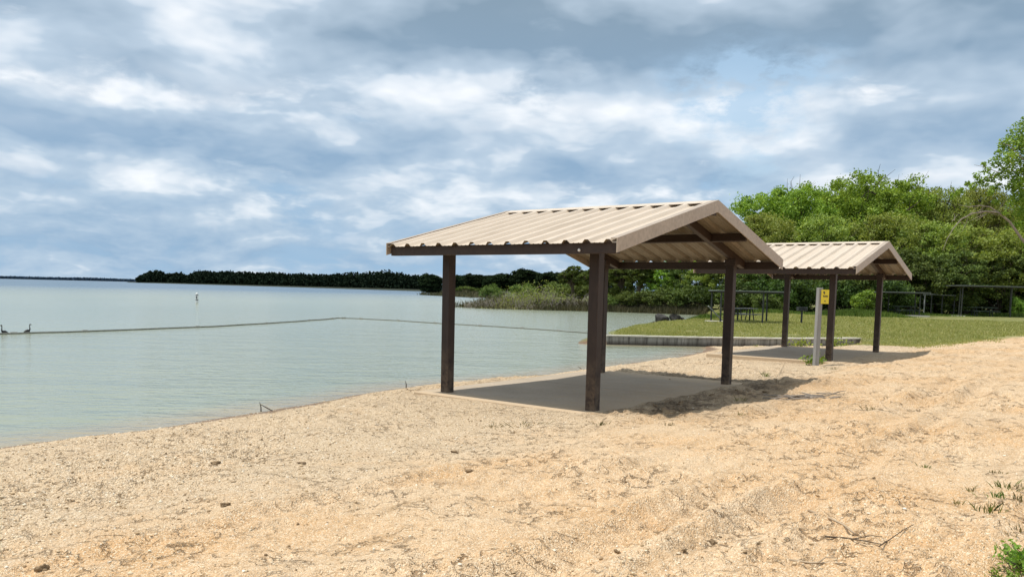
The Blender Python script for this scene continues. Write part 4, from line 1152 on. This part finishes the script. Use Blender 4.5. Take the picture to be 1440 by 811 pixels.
def tuft(loc, h, n, spread, seed, mat, label, name='grass_tuft', cat='grass tuft', group='grass tufts on the sand', width=.004, lean=.8, leaves=0):
    rng = np.random.default_rng(seed)
    a = rng.normal(size=(n, 2))*spread*.45
    pts = np.stack([a[:, 0], a[:, 1], np.full(n, -.01)], 1)
    V, Fc = blades(pts, h*rng.uniform(.4, 1.1, n), rng, width, lean)
    V[:, 0] += a[:, 0].repeat(5)*np.clip(V[:, 2]/h, 0, 1)*.7; V[:, 1] += a[:, 1].repeat(5)*np.clip(V[:, 2]/h, 0, 1)*.7
    o = link_mesh(name, np_mesh(name, V, Fc), mat); o.location = loc
    tag(o, label, cat, group)
    return o
def on_ground(px, py, z=0.15):
    p = at_z(px, py, z)
    for _ in range(6):
        p = at_z(px, py, ground_z(p.x, p.y))
    return p
for i, (px, py, h, n, sp, mt, lab) in enumerate((
    (1389, 720, .10, 34, .10, G_weed, 'spiky green tuft, lowest of the patch near the sand edge'),
    (1402, 698, .08, 30, .09, G_weed, 'green tuft in the middle of the patch on open sand'),
    (1417, 684, .07, 34, .12, G_weed, 'rounded bright tuft topping the patch on open sand'),
    (1419, 712, .08, 22, .07, G_dryw, 'dull upright tuft beside the spiky green one'),
    (1405, 711, .06, 22, .08, G_dryw, 'dull small tuft between the spiky and the upright one'),
    (1431, 702, .08, 16, .05, G_dryw, 'thin upright tuft nearest the picture edge in the patch'),
    (1432, 686, .05, 18, .06, G_dryw, 'flat dull tuft near the picture edge above the thin one'),
    (1366, 690, .06, 18, .05, G_dryw, 'small brown tuft apart from the patch, on its lake side'),
    (1349, 708, .06, 16, .05, G_dryw, 'small brown tuft farthest from the patch toward the lake'),
    (1404, 665, .05, 20, .07, G_dryw, 'dull tuft above the patch on bare sand'),
    (1300, 657, .05, 22, .06, G_weed, 'single green tuft alone on the driven sand'),
    (1244, 703, .06, 10, .03, G_dryw, 'thin brown sprig alone above the curved dead stick'),
    (1434, 745, .06, 24, .08, G_dryw, 'dull tuft just above the grass in the picture corner'),
    (1417, 750, .04, 18, .06, G_dryw, 'brown tuft above the bright corner grass'),
    (846, 597, .08, 26, .10, G_dryw, 'dry tuft in the sun in front of the near post'),
    (943, 598, .07, 20, .06, G_dryw, 'dry tuft at the tip of the roof shadow'),
    (735, 597, .07, 44, .30, G_dryw, 'wide flat dry tuft in front of the shaded slab'),
    (698, 600, .05, 40, .15, G_dryw, 'thin flat dry tuft beside the wide one'),
    (1077, 529, .14, 30, .10, G_weed, 'green tuft at the far side of the roof shadow'),
    (1041, 563, .10, 30, .14, G_dryw, 'brownish tuft in the shaded clods beside the slab'),
    (1222, 576, .09, 16, .10, G_dryw, 'dry wispy tuft on the sand past the twig pile'),
    (1041, 582, .06, 18, .07, G_dryw, 'small dry tuft below the shaded clods'),
    (1265, 542, .08, 14, .07, G_dryw, 'small dry tuft far along the driven sand'),
    (1170, 519, .10, 20, .14, G_dryw, 'dry tuft beside the foot of the yellow sign post'),
)):
    tuft(on_ground(px, py), h*.8, n, sp*.85, 300+i, mt, lab)
# leafy weeds
def weed(loc, h, n, leaf, seed, label, spread=.12, mat=None):
    rng = np.random.default_rng(seed); root = empty('leafy_weed', loc); bm = bmesh.new(); P = []
    for k in range(n):
        a = rng.uniform(0, 2*pi); s = rng.uniform(0, 1)*spread; hh = h*rng.uniform(.5, 1)
        b0 = Vector((s*cos(a)*.5, s*sin(a)*.5, -.01)); t = b0 + Vector((s*cos(a), s*sin(a), hh))
        add_tube(bm, crooked(b0, t, 3, .01, rng), [.003, .0025, .002, .001], 4)
        for q in range(12): P.append(list(b0.lerp(t, rng.uniform(.25, 1)) + Vector(rng.normal(size=3))*leaf*.5))
    bm_obj('stem', bm, bark, root)
    V, Fc = leaf_quads(np.array(P), leaf, rng, .4, .5); link_mesh('leaves', np_mesh('leaves', V, Fc), mat or L_bright, root)
    tag(root, label, 'weed', 'leafy weeds on the sand')
weed(on_ground(1143, 513), .28, 11, .09, 1, 'bright leafy weed at the foot of the grey sign post', .16)
weed(on_ground(1154, 512), .18, 6, .07, 8, 'small leafy weed tucked against the sign post on its landward side', .1)
weed(on_ground(1172, 487.5, -.1), .34, 12, .10, 2, 'tall leafy weed against the retaining wall beside the shelter post', .4, L_olive)
weed(on_ground(1122, 487.5, -.1), .30, 12, .10, 3, 'leafy weed at the foot of the retaining wall between shelter post and sign', .5, L_olive)
weed(on_ground(1466, 800), .10, 120, .03, 4, 'bright leafy clump cut by the lower picture corner', .17)
weed(on_ground(1424, 814), .04, 40, .018, 5, 'low leafy clump beside the bright corner one', .12)

# twigs and sticks
stick_m = mottled('dry_stick', (.30, .22, .14), (.46, .36, .25), 8, .9, .2, .004, .1)
dark_stick = mottled('dark_twig', (.06, .045, .032), (.12, .09, .065), 8, .9, .2, .004, .1)
def stick(pxs, r, label, mat=stick_m, lift=.012, name='dead_stick', branch=()):
    P = [on_ground(px, py) for px, py in pxs]
    root_loc = P[0].copy(); bm = bmesh.new()
    add_tube(bm, [p - root_loc + Vector((0, 0, lift+r*.5)) for p in P], list(np.linspace(r, r*.4, len(P))), 6)
    for br in branch:
        Q = [on_ground(px, py) - root_loc + Vector((0, 0, lift+r*.5+.01*k)) for k, (px, py) in enumerate(br)]
        add_tube(bm, Q, list(np.linspace(r*.6, r*.25, len(Q))), 5)
    o = bm_obj(name, bm, mat, None, True); o.location = root_loc
    tag(o, label, 'stick', 'dead sticks on the sand')
stick([(1137, 721), (1165, 731), (1186, 741), (1199, 752), (1206, 757)], .010, 'long curved pale stick alone on the open sand')
stick([(1110, 791), (1140, 795), (1170, 795), (1190, 796)], .008, 'long straight stick lying lowest on the sand', stick_m, .012, 'dead_stick', [((1150, 795), (1160, 790), (1175, 793))])
stick([(1160, 757), (1190, 759), (1215, 763), (1240, 768)], .006, 'thin dark stick just below the curved pale one', dark_stick, .01, 'dead_stick', [((1200, 760), (1225, 758), (1240, 762)), ((1185, 758), (1205, 764), (1225, 770))])
stick([(1225, 778), (1250, 762), (1270, 748), (1285, 740)], .004, 'thin dark twig slanting up from the sticks', dark_stick)
def twig_pile():
    rng = np.random.default_rng(21); c = on_ground(1135, 559); bm = bmesh.new()
    for k in range(34):
        a = rng.normal()*.35 + .1; l = rng.uniform(.15, .5); x = rng.normal()*.24; y = rng.normal()*.12
        z = ground_z(c.x+x, c.y+y) - c.z + rng.uniform(.005, .035)
        p = Vector((x, y, z)); d = Vector((cos(a), sin(a), rng.normal()*.06))*l/2
        add_tube(bm, [p-d, p+Vector((0, 0, rng.normal()*.015)), p+d], [.009, .008, .003], 5)
    o = bm_obj('brush_pile', bm, mottled('grey_twig', (.20, .17, .14), (.36, .31, .26), 8, .9, .2, .004, .1)); o.location = c
    tag(o, 'flat pile of grey dead twigs beyond the corner of the roof shadow', 'brush pile')
twig_pile()
def shore_twig(px, py, tip, label, seed, extra=True):
    p = on_ground(px, py, WZ); t = at_dist(*tip, p.y) - p; bm = bmesh.new()
    add_tube(bm, [(0, 0, -.05), t*.5 + Vector((.01, 0, 0)), t], [.011, .008, .003], 6)
    if extra:
        add_tube(bm, [t*.8, t*.45 + Vector((.09, 0, 0)), Vector((.17, .02, .01)), Vector((.34, .03, .02))], [.004, .008, .008, .003], 5)
    o = bm_obj('bare_twig', bm, dark_stick); o.location = p
    tag(o, label, 'twig', 'bare twigs at the water edge')
shore_twig(367, 579, (365, 565), 'forked dark twig standing at the water edge along the open shore', 1)
shore_twig(571, 546, (570, 535), 'short thin twig standing at the water edge beside the left post of the shelter', 2, False)
shore_twig(820, 520, (812, 515), 'short slanting twig at the water edge behind the near post', 3, False)
stick([(1092, 531), (1098, 522), (1104, 510)], .006, 'thin pale stick slanting on the gravel before the sign', stick_m)
# clods and drift pieces
clod_m = mottled('dark_clod', (.17, .115, .065), (.30, .215, .13), 14, .95, .5, .01, .1)
def clod(px, py, w, h, seed, label, mat=clod_m):
    p = on_ground(px, py); bm = bmesh.new(); bmesh.ops.create_icosphere(bm, subdivisions=3, radius=.5); rr = np.random.default_rng(seed)
    c = np.array([list(v.co) for v in bm.verts]); k = 1 + 1.5*fbm(c[:, 0]*3.5+seed, c[:, 1]*3.5+c[:, 2]*3, 4, seed, .65)
    for v, s in zip(bm.verts, k): v.co = Vector((v.co.x*w*s*.48, v.co.y*w*.36*s, v.co.z*h*s*.7 + h*.04))
    o = bm_obj('sand_clod', bm, mat, None, True); o.location = p; o.rotation_euler.z = rr.uniform(-.5, .5)
    tag(o, label, 'clod', 'dark clods on the sand')
for i, (px, py, w, h, lab) in enumerate((
    (318, 711, .10, .05, 'dark clod alone in the middle of the open gravel'),
    (303, 652, .13, .05, 'dark clod at the end of the low ridge near the water'),
    (424, 651, .14, .03, 'flat dark clod along the trampled track'),
    (60, 800, .12, .06, 'dark rough clod lowest by the lake side picture edge'),
    (1002, 762, .07, .03, 'small dark clod near the lower middle of the driven sand'),
    (938, 768, .08, .03, 'small dark clod lowest but one along the driven sand'),
    (963, 774, .06, .025, 'small dark clod beside the lowest pair'),
    (868, 776, .07, .03, 'small dark clod left of the lower pair on the sand'),
    (1229, 673, .05, .03, 'small dark clod alone past the wheel track'),
    (865, 680, .05, .02, 'tiny dark clod by the long wheel track'),
    (1067, 764, .05, .025, 'tiny dark clod between the lower pair and the sticks'),
    (1381, 727, .05, .025, 'tiny dark clod below the grass tuft patch'),
    (943, 537, .20, .10, 'dark lump of dirt alone on the shaded slab'),
    (640, 636, .12, .04, 'flat clod on the orange trampled strip'),
    (660, 663, .12, .04, 'flat clod below the orange trampled strip'),
    (898, 577, .16, .05, 'clod at the edge of the sand drift on the slab'),
    (920, 571, .16, .05, 'clod in the shaded drift near the slab edge'),
    (957, 566, .18, .06, 'clod in the middle of the shaded drift'),
    (1000, 556, .18, .06, 'clod in the shaded drift below the far post'),
    (1035, 549, .16, .06, 'clod at the foot of the drift beside the far post'),
    (1075, 552, .22, .08, 'largest clod in the shaded drift beyond the far post'),
)):
    clod(px, py, w, h, 60+i, lab)

# loose stones on the near gravel: nobody could count them
def gravel():
    rng = np.random.default_rng(5); n = 26000
    r = 3.9 + 9.5*rng.uniform(0, 1, n)**1.4; az = np.radians(rng.uniform(-36, 36, n)); x = r*np.sin(az); y = r*np.cos(az)
    z, d, g, u = terrain(x, y); s1 = slab_in(x, y, P0)[0]
    dens = .10 + .80*sstep(u, 1.6, -.8)
    k = (d > .05) & (s1 < -.02) & (rng.uniform(0, 1, n) < dens)
    x, y, z = x[k], y[k], z[k]; n = len(x)
    bm = bmesh.new(); bmesh.ops.create_icosphere(bm, subdivisions=1, radius=1.0)
    iv = np.array([list(v.co) for v in bm.verts]); fi = np.array([[v.index for v in f.verts] for f in bm.faces]); bm.free()
    s = np.minimum(rng.gamma(3.0, .0013, n) + .003, .013)
    sc = s[:, None]*rng.uniform(.7, 1.4, (n, 3))*np.array([1, 1, .65])
    a = rng.uniform(0, 2*pi, n); ca, sa = np.cos(a)[:, None], np.sin(a)[:, None]
    loc = iv[None]*sc[:, None, :]*(1 + .25*rng.normal(size=(n, len(iv), 1)))
    X = loc[..., 0]*ca - loc[..., 1]*sa; Y = loc[..., 0]*sa + loc[..., 1]*ca
    V = np.stack([X + x[:, None], Y + y[:, None], loc[..., 2] + z[:, None] + s[:, None]*.25], -1).reshape(-1, 3)
    Fc = (fi[None] + (np.arange(n)*len(iv))[:, None, None]).reshape(-1, 3)
    m, nt, b = material('loose_stone', rough=.85, spec=.25)
    rp = nt.node('ShaderNodeNewGeometry').outputs['Random Per Island']
    nt.link(nt.ramp(rp, [(0, (.22, .145, .08)), (.25, (.46, .33, .19)), (.6, (.66, .51, .33)), (.85, (.74, .62, .45)), (1, (.86, .79, .66))]), b.inputs['Base Color'])
    o = link_mesh('gravel', np_mesh('gravel', V, Fc), m, None, True); tag(o, 'loose pale pebbles strewn over the near sand', None, None, 'stuff')
gravel()

# ------------------------------------------------------------------ sky and sun
def build_world():
    w = bpy.data.worlds.new('World'); scene.world = w; w.use_nodes = True
    nt = NT(w.node_tree); bg = nt.n['Background']
    sky = nt.node('ShaderNodeTexSky', sky_type='NISHITA'); sky.sun_disc = False
    sky.sun_elevation = SUN_EL; sky.sun_rotation = radians(-90); sky.altitude = 100
    sky.air_density = 1.2; sky.dust_density = 1.5
    d = nt.node('ShaderNodeTexCoord').outputs['Generated']
    s = nt.node('ShaderNodeSeparateXYZ'); nt.link(d, s.inputs[0])
    azn = nt.math('ARCTAN2', s.outputs[0], s.outputs[1]); eln = nt.math('ARCSINE', s.outputs[2])
    c = nt.node('ShaderNodeCombineXYZ'); nt.link(azn, c.inputs[0]); nt.link(eln, c.inputs[1])
    v = c.outputs[0]
    wn = nt.noise(nt.scale(v, (1, 1.8, 1)), 7, 4, .55, out=1)
    warp = nt.vmath('SUBTRACT', wn, (.5, .5, .5))
    vw = nt.vmath('ADD', v, nt.scale(warp, (.16, .075, 0)))
    def blob(px, py, sx, sy, amp, acc):
        r = ray(px, py).normalized(); a, e = atan2(r.x, r.y), asin(r.z)
        q = nt.scale(nt.vmath('SUBTRACT', vw, (a, e, 0)), (F/sx, F/sy, 0))
        g = nt.math('EXPONENT', nt.math('MULTIPLY', nt.vmath('DOT_PRODUCT', q, q), -.5))
        return nt.math('MULTIPLY_ADD', g, amp, acc)
    # broad light and dark of the deck
    B = 0.0
    for a in ((40, 60, 130, 60, .10), (310, 90, 70, 50, .14), (150, 40, 90, 40, -.12), (640, 25, 240, 44, -.36), (1000, 38, 330, 44, -.40), (1340, 35, 200, 44, -.36), (800, 22, 28, 16, .40),
              (560, 125, 150, 34, .24), (330, 205, 240, 26, -.34), (560, 205, 150, 22, -.20), (245, 250, 60, 20, .32), (650, 236, 50, 24, .34), (480, 290, 110, 22, .14), (790, 220, 100, 34, -.22), (100, 180, 110, 36, -.10),
              (60, 300, 190, 60, -.22), (330, 350, 300, 34, -.16), (880, 165, 130, 50, .06), (1230, 110, 90, 40, .30), (1310, 205, 150, 40, -.34), (960, 270, 120, 26, .06)):
        B = blob(*a, B)
    base = nt.ramp(nt.rng(eln, 0, .33), [(0, (.34, .52, .71)), (.18, (.28, .45, .65)), (.5, (.36, .52, .70)), (1, (.44, .56, .68))])
    col = base
    blue = nt.ramp(nt.rng(eln, 0, .33), [(0, (.265, .42, .61)), (.5, (.25, .385, .55)), (1, (.235, .33, .425))])
    white = (.93, .955, .985)
    def layer(col, k, off, lo, hi, gain, strength, el0, el1, flat=2.2, bshift=.0, mid=.46):
        p = nt.vmath('ADD', nt.vmath('ADD', v, nt.scale(warp, (.05, .03, 0))), off)
        q = nt.scale(p, (1, flat, 1))
        dens = nt.noise(q, k, 8, .57)
        dens = nt.math('ADD', dens, nt.math('MULTIPLY_ADD', nt.math('ABSOLUTE', B), .34, .022))
        m = nt.rng(dens, lo, hi, smooth=True)
        qu = nt.scale(nt.vmath('ADD', p, (.10/k, .42/(k*flat), 0)), (1, flat, 1))
        lo1 = nt.noise(q, k, 4, .55); lo2 = nt.noise(qu, k, 4, .55)
        sh = nt.math('ADD', nt.math('MULTIPLY', nt.math('SUBTRACT', lo1, lo2), gain), mid)
        sh = nt.math('ADD', sh, nt.math('MULTIPLY', nt.math('SUBTRACT', nt.noise(q, k, 8, .57), .50), .9))
        sh = nt.math('ADD', sh, nt.math('MULTIPLY_ADD', B, .95, bshift))
        lc = nt.mix(.0, blue, blue)
        mixc = nt.mix(nt.rng(sh, -.25, .58), blue, (.54, .65, .765)); mixc = nt.mix(nt.rng(sh, .42, .86), mixc, white)
        if el0 is not None: m = nt.math('MULTIPLY', m, nt.rng(eln, el0, el1))
        return nt.mix(nt.math('MULTIPLY', m, strength), col, mixc)
    col = layer(col, 11, (3.1, 1.7, 0), .40, .60, 1.9, .8, None, None, 2.6, -.14)
    col = layer(col, 8, (7.3, 4.2, 0), .40, .53, 2.3, .9, .03, .10, 2.6, -.10)
    col = layer(col, 5.5, (1.9, 8.8, 0), .41, .52, 2.4, .92, .07, .15, 2.5, -.08)
    col = layer(col, 3.6, (5.6, 2.3, 0), .43, .53, 2.2, .92, .14, .24, 2.3, -.04)
    gp = 0.0
    for a in ((1030, 125, 60, 26, .9), (1090, 90, 60, 22, .5), (1060, 200, 40, 40, .5)): gp = blob(*a, gp)
    gp = nt.math('MINIMUM', nt.math('MULTIPLY', gp, nt.rng(nt.noise(nt.scale(v, (1, 2, 1)), 16, 7, .6), .36, .60, 1.5, .1)), .8)
    skys = nt.mix(1.0, sky.outputs[0], (.115, .115, .115), 'MULTIPLY')
    clear = nt.mix(.55, skys, (.52, .75, .97))
    col = nt.mix(gp, col, clear)
    full = nt.mix(.94, skys, col)
    full = nt.mix(nt.rng(s.outputs[2], -.004, -.03), full, (.25, .27, .26))
    nt.link(full, bg.inputs['Color']); bg.inputs['Strength'].default_value = 1.10
    w.cycles.sampling_method = 'MANUAL'; w.cycles.sample_map_resolution = 512
build_world()
sd = bpy.data.lights.new('sun', 'SUN'); sd.energy = 4.1; sd.angle = radians(.53); sd.color = (1.0, .955, .88)
so = bpy.data.objects.new('sun', sd); COL.objects.link(so)
sv = Vector((SUN_DIR.x*cos(SUN_EL), SUN_DIR.y*cos(SUN_EL), -sin(SUN_EL)))
so.rotation_euler = sv.to_track_quat('-Z', 'Y').to_euler(); so.location = (-20, 0, 40)

scene.view_settings.view_transform = 'Standard'; scene.view_settings.look = 'None'; scene.view_settings.exposure = 0
scene.render.engine = 'CYCLES'
scene.cycles.max_bounces = 5; scene.cycles.diffuse_bounces = 2; scene.cycles.glossy_bounces = 3; scene.cycles.transmission_bounces = 2; scene.cycles.transparent_max_bounces = 4
scene.cycles.use_denoising = True
